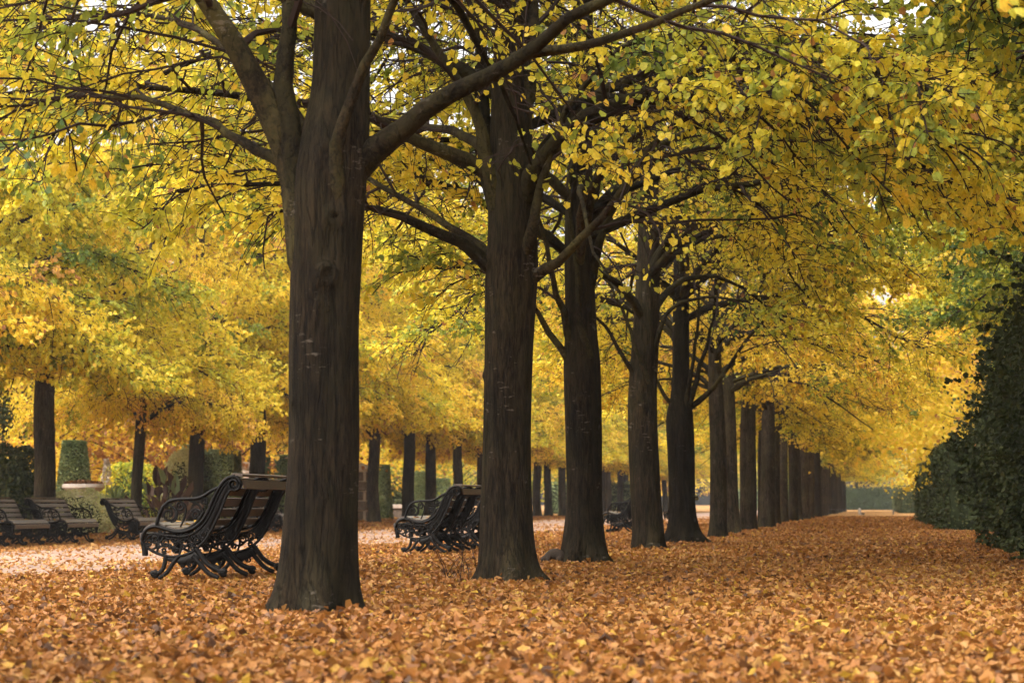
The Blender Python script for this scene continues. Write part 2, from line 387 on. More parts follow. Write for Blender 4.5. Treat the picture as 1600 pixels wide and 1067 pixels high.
def trunk_mesh(rng, mb, prof, flare=.10, k=32, knots=(), roots=()):
    """prof: [(z, x, y, r)] ; root flare lobes near the ground; knots [(z, angle, size)]"""
    hero = k > 40
    p = smooth_curve(np.array(prof), 400 if hero else 46)
    if hero: p = p[np.unique(np.concatenate([np.searchsorted(p[:, 0], np.linspace(-.07, 4.6, 150)), np.searchsorted(p[:, 0], np.linspace(4.7, p[-1, 0] - .01, 20))]).clip(0, 399))]
    n = len(p)
    an = np.arange(k) / k * 2 * PI
    ph = rng.uniform(0, 6.28, 4); Z = p[:, 0][:, None]
    lob = 1 + .035 * np.sin(3 * an + ph[0] + Z * .4) + .022 * np.sin(5 * an + ph[1] - Z * .7) + .012 * np.sin(9 * an + ph[2] + Z)
    r = p[:, 3][:, None] * lob
    fl = np.exp(-np.maximum(Z, 0) / .20)
    r = r + flare * fl * (.55 + .45 * np.sin(5 * an + ph[3])[None] + .3 * np.sin(3 * an + ph[1])[None])
    if hero:
        q3 = np.stack(np.broadcast_arrays(np.cos(an)[None] * 1.0, np.sin(an)[None] * 1.0, Z * .55), -1).reshape(-1, 3)
        r = r * (1 + .022 * vnoise(rng, q3, 3.5).reshape(r.shape) + .016 * vnoise(rng, q3, 9.0).reshape(r.shape))
    for (ra, rl) in roots:
        da = np.angle(np.exp(1j * (an - ra)))[None]; r = r + rl * np.exp(-np.maximum(Z, 0) / .10) * np.exp(-(da / .30) ** 2)
    for (kz, ka, ks) in knots:
        da = np.angle(np.exp(1j * (an - ka)))[None]
        dist = np.sqrt((da * p[:, 3][:, None]) ** 2 + (Z - kz) ** 2)
        r = r + ks * .42 * np.exp(-((dist - ks * .55) / (ks * .38)) ** 2) - ks * .30 * np.exp(-(dist / (ks * .40)) ** 2)
    V = np.stack([p[:, 1][:, None] + r * np.cos(an), p[:, 2][:, None] + r * np.sin(an), np.broadcast_to(Z, r.shape)], -1)
    i = np.arange(n - 1)[:, None]; j = np.arange(k)[None]; j2 = (j + 1) % k
    mb.add(V.reshape(-1, 3), np.stack([i * k + j, i * k + j2, (i + 1) * k + j2, (i + 1) * k + j], -1).reshape(-1, 4), 0)

def limb_radii(n, r0, r1, collar=1.25):
    t = np.linspace(0, 1, n)
    return (r0 + (r1 - r0) * t ** .8) * (1 + (collar - 1) * np.exp(-((t - .10) / .07) ** 2)) * (1 - .25 * np.exp(-t * 30))

def generic_limbs(rng, H, R, z0, leader, n_low=9, n_up=11, r_low=.065, skip=None, zup=None):
    """limbs around a leader curve; lower ones long and arching, upper ones short and steep"""
    out = []; ga = rng.uniform(0, 6.28)
    for i in range(n_low):
        z = z0 + rng.uniform(0, 1.5); az = ga + i * 2.4 + rng.normal(0, .25)
        if skip and skip(az, z): continue
        L = R * rng.uniform(.85, 1.2)
        c = limb_curve(rng, leader(z), az, rng.uniform(.40, .90), rng.uniform(-.62, -.05), L, 11, .09)
        out.append((c, r_low * rng.uniform(.75, 1.2), .012))
    for i in range(n_up):
        t = (i + .5) / n_up; z = (zup or z0 + 1.4) + (H - 1.2 - (zup or z0 + 1.4)) * t; az = ga + i * 2.4 + 1.1 + rng.normal(0, .3)
        if skip and skip(az, z): continue
        L = R * (1.0 - .5 * t ** 1.6) * rng.uniform(.8, 1.1)
        c = limb_curve(rng, leader(z), az, rng.uniform(.5, 1.05), rng.uniform(-.2, .3), L, 11, .09)
        out.append((c, r_low * (1 - .6 * t) * rng.uniform(.8, 1.1), .010))
    return out

MATS_CROWN = [M['lime_leaf'], M['twig']]
def std_profile(r, H, lean=(0, 0), bow=.04, rng=None):
    b = [rng.normal(0, bow) for _ in range(6)]
    zs = [-.08, .25, 1.2, 2.4, 4.0, 6.5, 9.5, H]
    rr = [r * 1.06, r * 1.03, r, r * .96, r * .84, r * .56, r * .3, .02]
    return [(z, lean[0] * z + (b[i % 6] if i > 1 else 0), lean[1] * z + (b[(i + 2) % 6] if i > 1 else 0), q) for i, (z, q) in enumerate(zip(zs, rr))]
def leader_of(prof):
    p = np.array(prof)
    return lambda z: np.array([np.interp(z, p[:, 0], p[:, 1]), np.interp(z, p[:, 0], p[:, 2]), z])

def make_tree(name, seed, loc, prof, explicit, rand, base_tint, separate=True, knots=(), flare=.10, boxes=None, zmin=2.35, dens=1.0, leaf=.069, tmin=.22, per_twig=13, inner=0.0, green_frac=.14, roots=()):
    """explicit: [(world points, r0, r1)] limbs seen in the picture; rand: generic limbs (local)"""
    rng = np.random.default_rng(seed)
    root = empty(name, loc); org = np.array(loc, float)
    tb = MB(); trunk_mesh(rng, tb, prof, flare, 64 if explicit else 32, knots=knots, roots=roots)
    exp_local = []
    for pts, r0, r1 in explicit:
        c = smooth_curve(np.array(pts) - org, 14); c[2:] += rng.normal(0, .012, c[2:].shape)
        exp_local.append((c, r0, r1))
    alll = exp_local + rand
    lm = []
    if separate:
        for c, r0, r1 in alll:
            mb = MB(); tubes(mb, c, limb_radii(len(c), r0, r1), 10)
            lm.append(mb)
    else:
        for c, r0, r1 in alll: tubes(tb, c, limb_radii(len(c), r0, r1), 8, 1)
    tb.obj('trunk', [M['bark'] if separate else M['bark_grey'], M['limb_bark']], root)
    for mb in lm: mb.obj('limb', [M['limb_bark']], root)
    cb = MB()
    n = foliage(rng, cb, alll, base_tint, leaf, tmin, dens, zmin, boxes, org, per_twig=per_twig, green_frac=green_frac, inner=inner)
    cb.obj('crown', MATS_CROWN, root, smooth=False)
    return root

# corridor kept free of leaves between the lens and the first trunks
BOX = [(-2.7, .25, 5.5, 14.5, 0, 4.3), (-4.3, -2.2, 19.6, 33.4, 0, 4.7), (-4.4, -2.3, 33.9, 38.8, 0, 5.0), (-4.4, -2.3, 39.4, 46, 0, 5.0), (-4.6, -2.6, 3.0, 13.2, 0, 3.55), (-3.9, -2.0, 3.0, 13.2, 0, 3.2), (-4.2, -2.7, 13.0, 19.2, 0, 4.3), (-30, -.2, 0, 8.8, 0, 3.0), (-.2, 5, 0, 8.0, 0, 2.75)]
ROW_R = 'lime trees in the row lining the leaf-covered avenue'
ROW_L = 'lime trees in the far row across the central path'

# --- tree 0: its trunk stands outside the frame to the left, its boughs hang over the avenue
rng = np.random.default_rng(3)
pr = std_profile(.22, 12.5, rng=rng)
t0 = make_tree('lime_tree', 11, (-3.6, 7.1, 0), pr, [], generic_limbs(rng, 12.5, 5.2, 3.0, leader_of(pr), 11, 14, skip=lambda a, z: z < 4.6 and math.sin(a) > .45 and abs(math.cos(a)) < .8),
               .54, zmin=2.5, boxes=BOX, green_frac=.16, per_twig=9)
tag(t0, 'lime tree with its trunk out of frame, boughs hanging into the top edge', 'tree', ROW_R)

# --- tree 1: the big trunk in front
Y1 = 13.66
prof1 = [(-.08, -.02, 0, .255), (.15, .0, 0, .25), (.5, .03, 0, .245), (1.1, .06, 0, .235), (1.8, .06, 0, .232), (2.4, .08, 0, .235), (2.85, .10, 0, .245),
         (3.15, .12, .03, .235), (3.5, .155, .05, .20), (4.0, .165, .05, .19), (5.5, .18, .1, .165), (8, .2, .1, .10), (12.8, .2, 0, .02)]
def A(pts, Y, dy=None):
    dy = dy or [0] * len(pts)
    return np.array([at(x, y, Y + e) for (x, y), e in zip(pts, dy)])
e1 = [
    (A([(497, 460), (480, 370), (455, 270), (425, 180), (382, 90), (328, 10), (250, -90), (170, -190), (60, -260)], Y1, [.02, .0, 0, -.05, -.1, -.2, -.4, -.7, -1.0]), .160, .02),
    (A([(500, 450), (476, 340), (455, 220), (448, 110), (452, 0), (440, -200), (420, -420)], Y1, [.0, -.02, -.04, -.04, 0, .2, .5]), .125, .02),
    (A([(522, 400), (525, 310), (528, 260), (535, 195), (560, 125), (598, 50), (630, -20), (690, -150), (760, -300)], Y1, [-.05, -.16, -.2, -.24, -.3, -.4, -.5, -.8, -1.2]), .066, .015),
    (A([(520, 310), (575, 243), (640, 195), (700, 150), (780, 105), (850, 62), (940, 5), (1060, -60), (1180, -110)], Y1, [.02, 0, -.1, -.2, -.3, -.5, -.8, -1.2, -1.8]), .098, .018),
    (A([(800, 92), (850, 78), (920, 72), (1000, 45), (1100, 5), (1240, -30), (1380, -20)], Y1, [-.3, -.3, -.4, -.8, -1.2, -1.8, -2.4]), .042, .012),
    (A([(480, 270), (420, 245), (370, 215), (320, 186), (230, 160), (130, 150), (20, 170)], Y1, [.1, .2, .35, .5, .8, 1.2, 1.6]), .048, .012),
    (A([(500, 240), (430, 140), (330, 60), (220, 20), (100, 30), (-20, 80)], Y1, [.1, .6, 1.2, 1.8, 2.3, 2.8]), .04, .01),
]
rng = np.random.default_rng(5)
r1l = generic_limbs(rng, 12.5, 5.0, 3.9, leader_of(prof1), 6, 18, skip=lambda a, z: z < 5.2 and math.sin(a) < -.3)
K1 = [(2.60, -1.15, .075), (2.22, -1.30, .085), (2.02, -1.35, .05), (1.35, -2.3, .04), (.75, -1.2, .035), (3.05, -1.5, .06)]
t1 = make_tree('lime_tree', 12, (at(490, 955, Y1)[0], Y1, 0), prof1, e1, r1l, .63, knots=K1, flare=.10, roots=[(3.3, .10), (-2.2, .05), (.9, .08)], boxes=BOX, tmin=.25, zmin=2.6, green_frac=.16, per_twig=10)
tag(t1, 'nearest lime tree with the thickest dark trunk, forking into several boughs above the bench', 'tree', ROW_R)

# --- tree 2
Y2 = 19.3
prof2 = [(-.08, .0, 0, .26), (.2, -.01, 0, .25), (.6, -.02, 0, .235), (1.3, -.02, 0, .22), (2.1, .0, 0, .225), (2.8, .02, 0, .245), (3.2, .03, 0, .23), (3.8, .02, 0, .21), (5.2, .02, .05, .17), (8, .1, .1, .10), (13, .1, 0, .02)]
e2 = [
    (A([(790, 440), (752, 405), (700, 370), (640, 345), (575, 318), (480, 290), (380, 285), (280, 300)], Y2, [0, -.1, -.3, -.5, -.7, -1.0, -1.3, -1.6]), .075, .013),
    (A([(785, 430), (750, 385), (690, 345), (610, 298), (520, 250), (420, 225), (320, 230)], Y2, [.1, .2, .4, .6, .9, 1.3, 1.8]), .05, .011),
    (A([(800, 470), (838, 428), (882, 403), (940, 340), (1000, 258), (1060, 190), (1150, 130), (1260, 110), (1380, 150)], Y2, [0, -.05, -.2, -.4, -.6, -.9, -1.3, -1.8, -2.2]), .058, .012),
    (A([(810, 420), (835, 350), (850, 280), (875, 190), (930, 110), (1010, 60), (1120, 60)], Y2, [-.1, -.15, -.2, -.3, -.5, -.8, -1.2]), .06, .012),
    (A([(812, 380), (825, 290), (880, 205), (965, 160), (1090, 128), (1200, 104), (1310, 98), (1400, 112), (1470, 150)], Y2, [0, -.1, -.3, -.6, -1.0, -1.4, -1.8, -2.2, -2.6]), .075, .028),
    (A([(815, 350), (850, 240), (930, 150), (1050, 100), (1180, 76), (1290, 66), (1400, 95), (1480, 160)], Y2, [.1, .2, .4, .7, 1.0, 1.2, 1.4, 1.5]), .072, .028),
    (A([(775, 330), (760, 230), (735, 160), (690, 85), (640, 10), (580, -80), (500, -160)], Y2, [-.12, -.15, -.2, -.25, -.3, -.4, -.5]), .075, .016),
    (A([(775, 330), (757, 200), (752, 80), (745, -40), (700, -220), (640, -380)], Y2, [.1, .12, .15, .2, .4, .6]), .10, .02),
    (A([(815, 330), (815, 200), (830, 90), (835, -40), (870, -240), (920, -400)], Y2, [0, 0, 0, .1, .3, .6]), .11, .02),
]
rng = np.random.default_rng(8)
r2l = generic_limbs(rng, 12.8, 5.0, 3.5, leader_of(prof2), 9, 18, skip=lambda a, z: z < 4.8 and math.sin(a) < -.55)
K2 = [(2.95, -2.6, .07), (1.9, -2.9, .05), (1.2, -2.2, .03)]
t2 = make_tree('lime_tree', 13, (at(795, 905, Y2)[0], Y2, 0), prof2, e2, r2l, .60, knots=K2, flare=.11, roots=[(-.25, .16), (-2.6, .06), (-1.3, .05)], boxes=BOX, green_frac=.16)
tag(t2, 'second lime tree of the row, dark trunk with a long bough to the left', 'tree', ROW_R)

# --- tree 3
Y3 = 25.4
prof3 = [(-.08, .0, 0, .27), (.25, .0, 0, .245), (.8, .0, 0, .215), (1.6, -.01, 0, .22), (2.4, -.03, 0, .22), (2.9, -.04, 0, .19), (4.2, -.06, 0, .17), (7, 0, .1, .11), (12.6, .1, 0, .02)]
e3 = [
    (A([(905, 590), (884, 555), (855, 512), (835, 480), (790, 440), (730, 420), (660, 420)], Y3, [0, -.1, -.2, -.3, -.6, -.9, -1.3]), .055, .012),
    (A([(895, 560), (878, 480), (862, 430), (850, 370), (820, 300), (770, 250), (700, 220)], Y3, [-.1, -.2, -.3, -.3, -.4, -.6, -.8]), .05, .011),
    (A([(925, 560), (905, 500), (900, 400), (890, 300), (905, 180), (930, 60), (960, -90)], Y3, [-.16, -.2, -.2, -.2, -.2, -.2, -.2]), .045, .014),
    (A([(922, 440), (945, 350), (1010, 250), (1110, 190), (1230, 185), (1330, 215), (1430, 280)], Y3, [.1, .1, 0, -.3, -.6, -.9, -1.2]), .066, .024),
    (A([(918, 380), (940, 260), (1000, 170), (1100, 140), (1250, 170), (1350, 230)], Y3, [.1, .2, .4, .7, 1.0, 1.2]), .06, .022),
    (A([(920, 470), (935, 380), (960, 320), (1000, 270), (1060, 240), (1140, 230), (1230, 260)], Y3, [0, -.1, -.2, -.4, -.7, -1.0, -1.4]), .06, .012),
]
rng = np.random.default_rng(9)
r3l = generic_limbs(rng, 12.5, 5.0, 3.3, leader_of(prof3), 10, 18)
t3 = make_tree('lime_tree', 14, (at(913, 880, Y3)[0], Y3, 0), prof3, e3, r3l, .61, knots=[(1.95, -1.5, .07), (2.2, -2.4, .05)], flare=.10, roots=[(-.3, .12), (2.9, .05)], boxes=BOX, green_frac=.16)
tag(t3, 'third lime tree of the avenue row, the one with a squirrel at its foot', 'tree', ROW_R)

# --- trees 4 and 5
Y4 = 33.7
rng = np.random.default_rng(14)
prof4 = std_profile(.24, 12.6, rng=rng, bow=.03)
e4 = [(A([(1020, 560), (1035, 500), (1065, 472), (1115, 464), (1170, 472), (1240, 500)], Y4, [-.05, -.1, -.3, -.5, -.8, -1.2]), .045, .011),
      (A([(1008, 640), (988, 585), (962, 535), (935, 500), (890, 470), (830, 460)], Y4, [0, -.1, -.3, -.5, -.9, -1.4]), .05, .012),
      (A([(1015, 600), (995, 550), (975, 490), (950, 440), (920, 390)], Y4, [-.2, -.25, -.3, -.5, -.8]), .045, .012)]
t4 = make_tree('lime_tree', 15, (at(1014, 857, Y4)[0], Y4, 0), prof4, e4, generic_limbs(rng, 12.6, 4.9, 3.2, leader_of(prof4), 10, 18), .6, knots=[(2.25, -1.3, .07), (2.35, -2.1, .06), (1.9, -2.6, .06)], flare=.06, zmin=3.1, boxes=BOX)
tag(t4, 'fourth lime tree of the avenue row, straight brown trunk with pale knots', 'tree', ROW_R)
Y5 = 39.1
rng = np.random.default_rng(15)
prof5 = [(-.08, .0, 0, .30), (.25, .0, 0, .26), (.8, -.02, 0, .235), (1.6, -.03, 0, .25), (2.3, -.05, 0, .25), (2.9, -.03, 0, .17), (4.2, -.02, 0, .15), (7, 0, .1, .11), (12.6, .1, 0, .02)]
e5 = [(A([(1075, 640), (1105, 615), (1135, 580), (1165, 535), (1205, 490), (1255, 455), (1320, 440)], Y5, [0, -.1, -.3, -.5, -.8, -1.1, -1.5]), .055, .012),
      (A([(1060, 680), (1046, 630), (1030, 600), (1000, 565), (960, 540)], Y5, [0, -.1, -.2, -.4, -.8]), .06, .012),
      (A([(1075, 640), (1092, 580), (1108, 530), (1116, 480), (1120, 400), (1150, 330)], Y5, [-.1, -.15, -.2, -.2, -.3, -.5]), .055, .012),
      (A([(1070, 640), (1080, 580), (1090, 500), (1094, 430), (1110, 330)], Y5, [-.15, -.2, -.2, -.25, -.3]), .05, .012)]
t5 = make_tree('lime_tree', 16, (at(1068, 848, Y5)[0], Y5, 0), prof5, e5, generic_limbs(rng, 12.6, 4.9, 3.2, leader_of(prof5), 10, 14), .66, flare=.15, zmin=3.1, boxes=BOX, roots=[(-.3, .15), (3.3, .12)])
tag(t5, 'fifth lime tree of the avenue row, spreading root flare and forked just above head height', 'tree', ROW_R)

# --- generic limes for the rest of both rows
GEN = []
for s in range(8):
    rng = np.random.default_rng(40 + s)
    H = rng.uniform(12, 13.5); pr = std_profile(rng.uniform(.215, .25), H, rng=rng, bow=.03)
    g = make_tree('lime_tree', 50 + s, (0, 0, 0), pr, [], generic_limbs(rng, H, 4.8, (2.9, 2.45, 2.45, 2.45, 4.3, 3.6, 3.7, 3.8)[s], leader_of(pr), 13, 15, r_low=.06), .44 if s == 4 else .67, separate=False, flare=.07,
                  zmin=(2.75, 2.4, 2.4, 2.4, 4.1, 3.35, 3.45, 3.55)[s], boxes=[(-1.25, 1.25, -1.25, 1.25, 0, 4.8)] if s > 4 else None, tmin=.07 if s < 4 else .22, inner=.75 if s < 4 else (.3 if s == 4 else .02), knots=[(1.9 + .1 * s, -1.5 - .2 * s, .06)], leaf=.074, green_frac=.15)
    GEN.append(g)
used = set()
def place_lime(x, y, v, rz, sc, lean=0.0):
    g = GEN[v]
    if v in used: g = link_copy(g)
    used.add(v)
    g.location = (x, y, 0); g.rotation_euler = (0, lean, rz); g.scale = (sc, sc, sc)
    return g
rr = random.Random(7)
ys_r = [46.2, 53.6, 60.2, 66.4, 72.0] + [78.3 + 6.4 * i for i in range(25)]
lab_r = ['sixth lime tree of the avenue row, just past the fifth and its flared roots', 'seventh lime tree of the avenue row, slim pale brown trunk',
         'eighth lime tree of the avenue row, dark trunk close behind the slim pale one']
prev = -1
for i, y in enumerate(ys_r):
    v = rr.choice([k for k in (5, 6, 7) if k != prev]); prev = v
    g = place_lime(-3.6 + rr.uniform(-.2, .2), y, v, rr.uniform(0, 6.28), rr.uniform(.84, 1.08), rr.uniform(-.03, .03))
    tag(g, lab_r[i] if i < 3 else 'lime tree far along the avenue row, one of the trunks closing up in the distance', 'tree', ROW_R)
XL = -20.5
ys_l = [30.5, 36.8, 43.5, 49.9, 56.8, 62.3, 68.0, 74.0, 79.6, 85.2, 91.9, 96.6, 102.8] + [109 + 6.0 * i for i in range(21)]
lab_l = {3: 'dark lime tree of the far row behind the leftmost benches, forked trunk', 4: 'slender leaning lime tree between the spiky plant and the purple plant',
         5: 'lime tree of the far row in front of the broad clipped yew block', 6: 'lime tree of the far row with low forks beside the pale stone pedestal',
         9: 'lime tree of the far row beside the dark stone pier, trunk flared on the leaves', 10: 'lime tree of the far row leaning slightly beside the low white plinth',
         11: 'lime tree of the far row just above the second bench', 12: 'small lime tree of the far row between second bench and second trunk'}
for i, y in enumerate(ys_l):
    v = rr.choice([k for k in range(4) if k != prev]); prev = v
    sc = rr.uniform(1.0, 1.12)
    if i == 3: v = prev = 0
    if i in (2, 4) and v == 0: v = prev = 1 + i // 2 % 3
    if i == 4: sc = .85
    g = place_lime(XL + rr.uniform(-.2, .2), y, v, rr.uniform(0, 6.28), sc, .09 if i == 4 else 0); g.scale = (sc, sc, sc * 1.18) if i != 4 else (.68, .68, 1.05)
    far = 'lime tree in the distant part of the far row, small trunk before the clipped hedge'
    near = 'lime tree of the far row beyond the left edge, only crown in view'
    tag(g, lab_l.get(i, near if i < 3 else (far if i > 12 else 'lime tree of the far row hidden behind the nearest trunk, crown in view')), 'tree', ROW_L)

for x, y in ((5.6, 19.0), (5.5, 25.0), (5.6, 31.0), (5.9, 37.5), (6.3, 44.5), (6.6, 52), (7.0, 59)):
    tag(place_lime(x, y, 4, rr.uniform(0, 6.28), rr.uniform(1.08, 1.2)), 'lime tree behind the shaggy hedge, only its crown leaning over the right edge', 'tree', 'lime trees behind the right-hand hedges')
# ------------------------------------------------------------------ background trees
def big_tree(name, seed, loc, H, R, z0, tint, leafmat, label, group, leaf=.16, squash=1.0, nleaf=16000, trunk_r=.25, cone=False):
    rng = np.random.default_rng(seed)
    root = empty(name, loc)
    tb = MB(); pr = [(-.1, 0, 0, trunk_r * 1.15), (1, .0, 0, trunk_r), (H * .4, rng.normal(0, .15), rng.normal(0, .15), trunk_r * .7), (H * .75, rng.normal(0, .2), rng.normal(0, .2), trunk_r * .35), (H * .97, 0, 0, .02)]
    trunk_mesh(rng, tb, pr, .1, 14)
    cb = MB(); nc = 75
    ph = rng.uniform(0, 1, nc) ** .8; az = rng.uniform(0, 6.28, nc)
    prof = (1 - ph) ** .9 * .95 + .05 if cone else np.sqrt(np.clip(1 - (2 * ph - .75) ** 2 / 1.6, .05, 1))
    rad = R * prof * np.sqrt(rng.uniform(.25, 1, nc)) * squash
    C = np.stack([rad * np.cos(az), rad * np.sin(az), z0 + (H - z0) * ph], -1)
    Lp = []
    for c in C:
        s = np.array([c[0] * .12, c[1] * .12, max(z0 * .7, c[2] - np.hypot(c[0], c[1]) * .55)]); mid = (s + c) / 2 + np.array([0, 0, .25])
        Lp.append(smooth_curve([s, mid, c], 6))
    tubes(tb, np.array(Lp), np.tile(np.linspace(.05, .012, 6), (nc, 1)), 5, 1)
    k = rng.integers(0, nc, nleaf); sg = R * .2
    off = rng.normal(0, 1, (nleaf, 3)) * np.array([sg, sg, sg * (.45 if not cone else .35)])
    pos = C[k] + off; pos[:, 2] -= np.hypot(off[:, 0], off[:, 1]) * (.25 if not cone else .5)
    ok = pos[:, 2] > z0 * .8; pos = pos[ok]; k = k[ok]; n = len(pos)
    ct = rng.normal(tint, .1, nc)
    d = rng.normal(0, .6, (n, 3)) + np.array([0, 0, -.5]); nm = rng.normal(0, .6, (n, 3)) + np.array([0, 0, .6])
    leaves(cb, pos, d, nm, leaf * rng.uniform(.6, 1.2, n), np.clip(ct[k] + rng.normal(0, .06, n), 0, 1), 0, rng.uniform(-.5, 1.5, n))
    tb.obj('trunk', [M['bark'], M['limb_bark']], root); cb.obj('crown', [leafmat, M['twig']], root, smooth=False)
    tag(root, label, 'tree', group)
    return root
BG = 'broad trees beyond the gardens'
T_y = big_tree('broadleaf_tree', 71, (-38, 88, 0), 15, 7.5, 2.0, .72, M['lime_leaf'], 'broad yellow tree beyond the gardens on the left', BG, .19, nleaf=24000)
T_o = big_tree('broadleaf_tree', 72, (-34, 118, 0), 14, 7, 1.6, .86, M['lime_leaf'], 'orange-yellow broad tree beyond the clipped yews', BG, .19, nleaf=24000)
T_g = big_tree('broadleaf_tree', 73, (-47, 75, 0), 17, 8.5, 1.2, .42, M['lime_leaf'], 'green-yellow broad tree beyond the gardens', BG, .2, nleaf=26000)
def bgcopy(src, loc, rz, sc, label):
    c = link_copy(src); c.location = loc; c.rotation_euler = (0, 0, rz); c.scale = (sc, sc, sc); c['label'] = label
    return c
lab_bg = {'y': 'yellow broad tree in the belt beyond the gardens', 'o': 'orange-tinted broad tree in the belt beyond the gardens', 'g': 'olive green broad tree in the belt beyond the gardens'}
for src, k, spots in ((T_y, 'y', [(-36, 62), (-52, 120), (-44, 165), (-62, 95), (-33, 200), (-48, 230)]),
                      (T_o, 'o', [(-43, 100), (-56, 145), (-38, 150), (-31, 245), (-30, 90)]),
                      (T_g, 'g', [(-40, 132), (-36, 180), (-60, 70), (-50, 200), (-70, 130)])):
    for (x, y) in spots:
        bgcopy(src, (x, y, 0), rr.uniform(0, 6.28), rr.uniform(.95, 1.3), lab_bg[k])
con = big_tree('conifer_tree', 75, (-27.6, 59.5, 0), 9.5, 2.6, 1.5, .45, M['green_leaf'], 'dark blue-green conifer at the left edge behind the benches', None, .11, nleaf=22000, cone=True, trunk_r=.16)
# right side, behind the hedges
RB = 'trees standing behind the clipped hedge'
R_g = big_tree('broadleaf_tree', 81, (4.9, 47, 0), 6.6, 2.4, 1.0, .5, M['green_leaf'], 'dark evergreen tree rising behind the nearer hedge', RB, .10, nleaf=30000)
R_y = big_tree('broadleaf_tree', 82, (8.5, 78, 0), 13, 5.5, 1.4, .80, M['lime_leaf'], 'yellow tree behind the long hedge', RB, .16, nleaf=24000)
bgcopy(R_y, (7.4, 104, 0), 2.0, 1.05, 'yellow tree behind the far end of the long hedge')
bgcopy(R_y, (9.5, 140, 0), 4.0, 1.1, 'yellow tree well beyond the long hedge')
bgcopy(R_y, (7.5, 185, 0), 1.0, 1.1, 'yellow tree behind the distant hedge')
bgcopy(R_y, (8.5, 235, 0), 5.0, 1.1, 'yellow tree behind the far end of the distant hedge')
for q, (x, y, sc) in enumerate(((7.0, 68, 1.1), (7.4, 76, 1.2), (10.5, 84, 1.35), (6.8, 92, 1.2), (8.4, 120, 1.4))):
    bgcopy(R_y, (x, y, 0), q * 1.3, sc, 'yellow tree behind the long hedge')
bgcopy(R_g, (5.4, 66, 0), 1.3, .95, 'dark evergreen tree behind the long hedge')
for i, x in enumerate((-26, -14, -3, 7)):
    bgcopy(T_g if i % 2 else T_y, (x, 302 + 4 * (i % 2), 0), i * 1.7, 1.25, 'hazy tree behind the cross hedge at the end of the avenue')['group'] = 'hazy trees closing the end of the avenue'

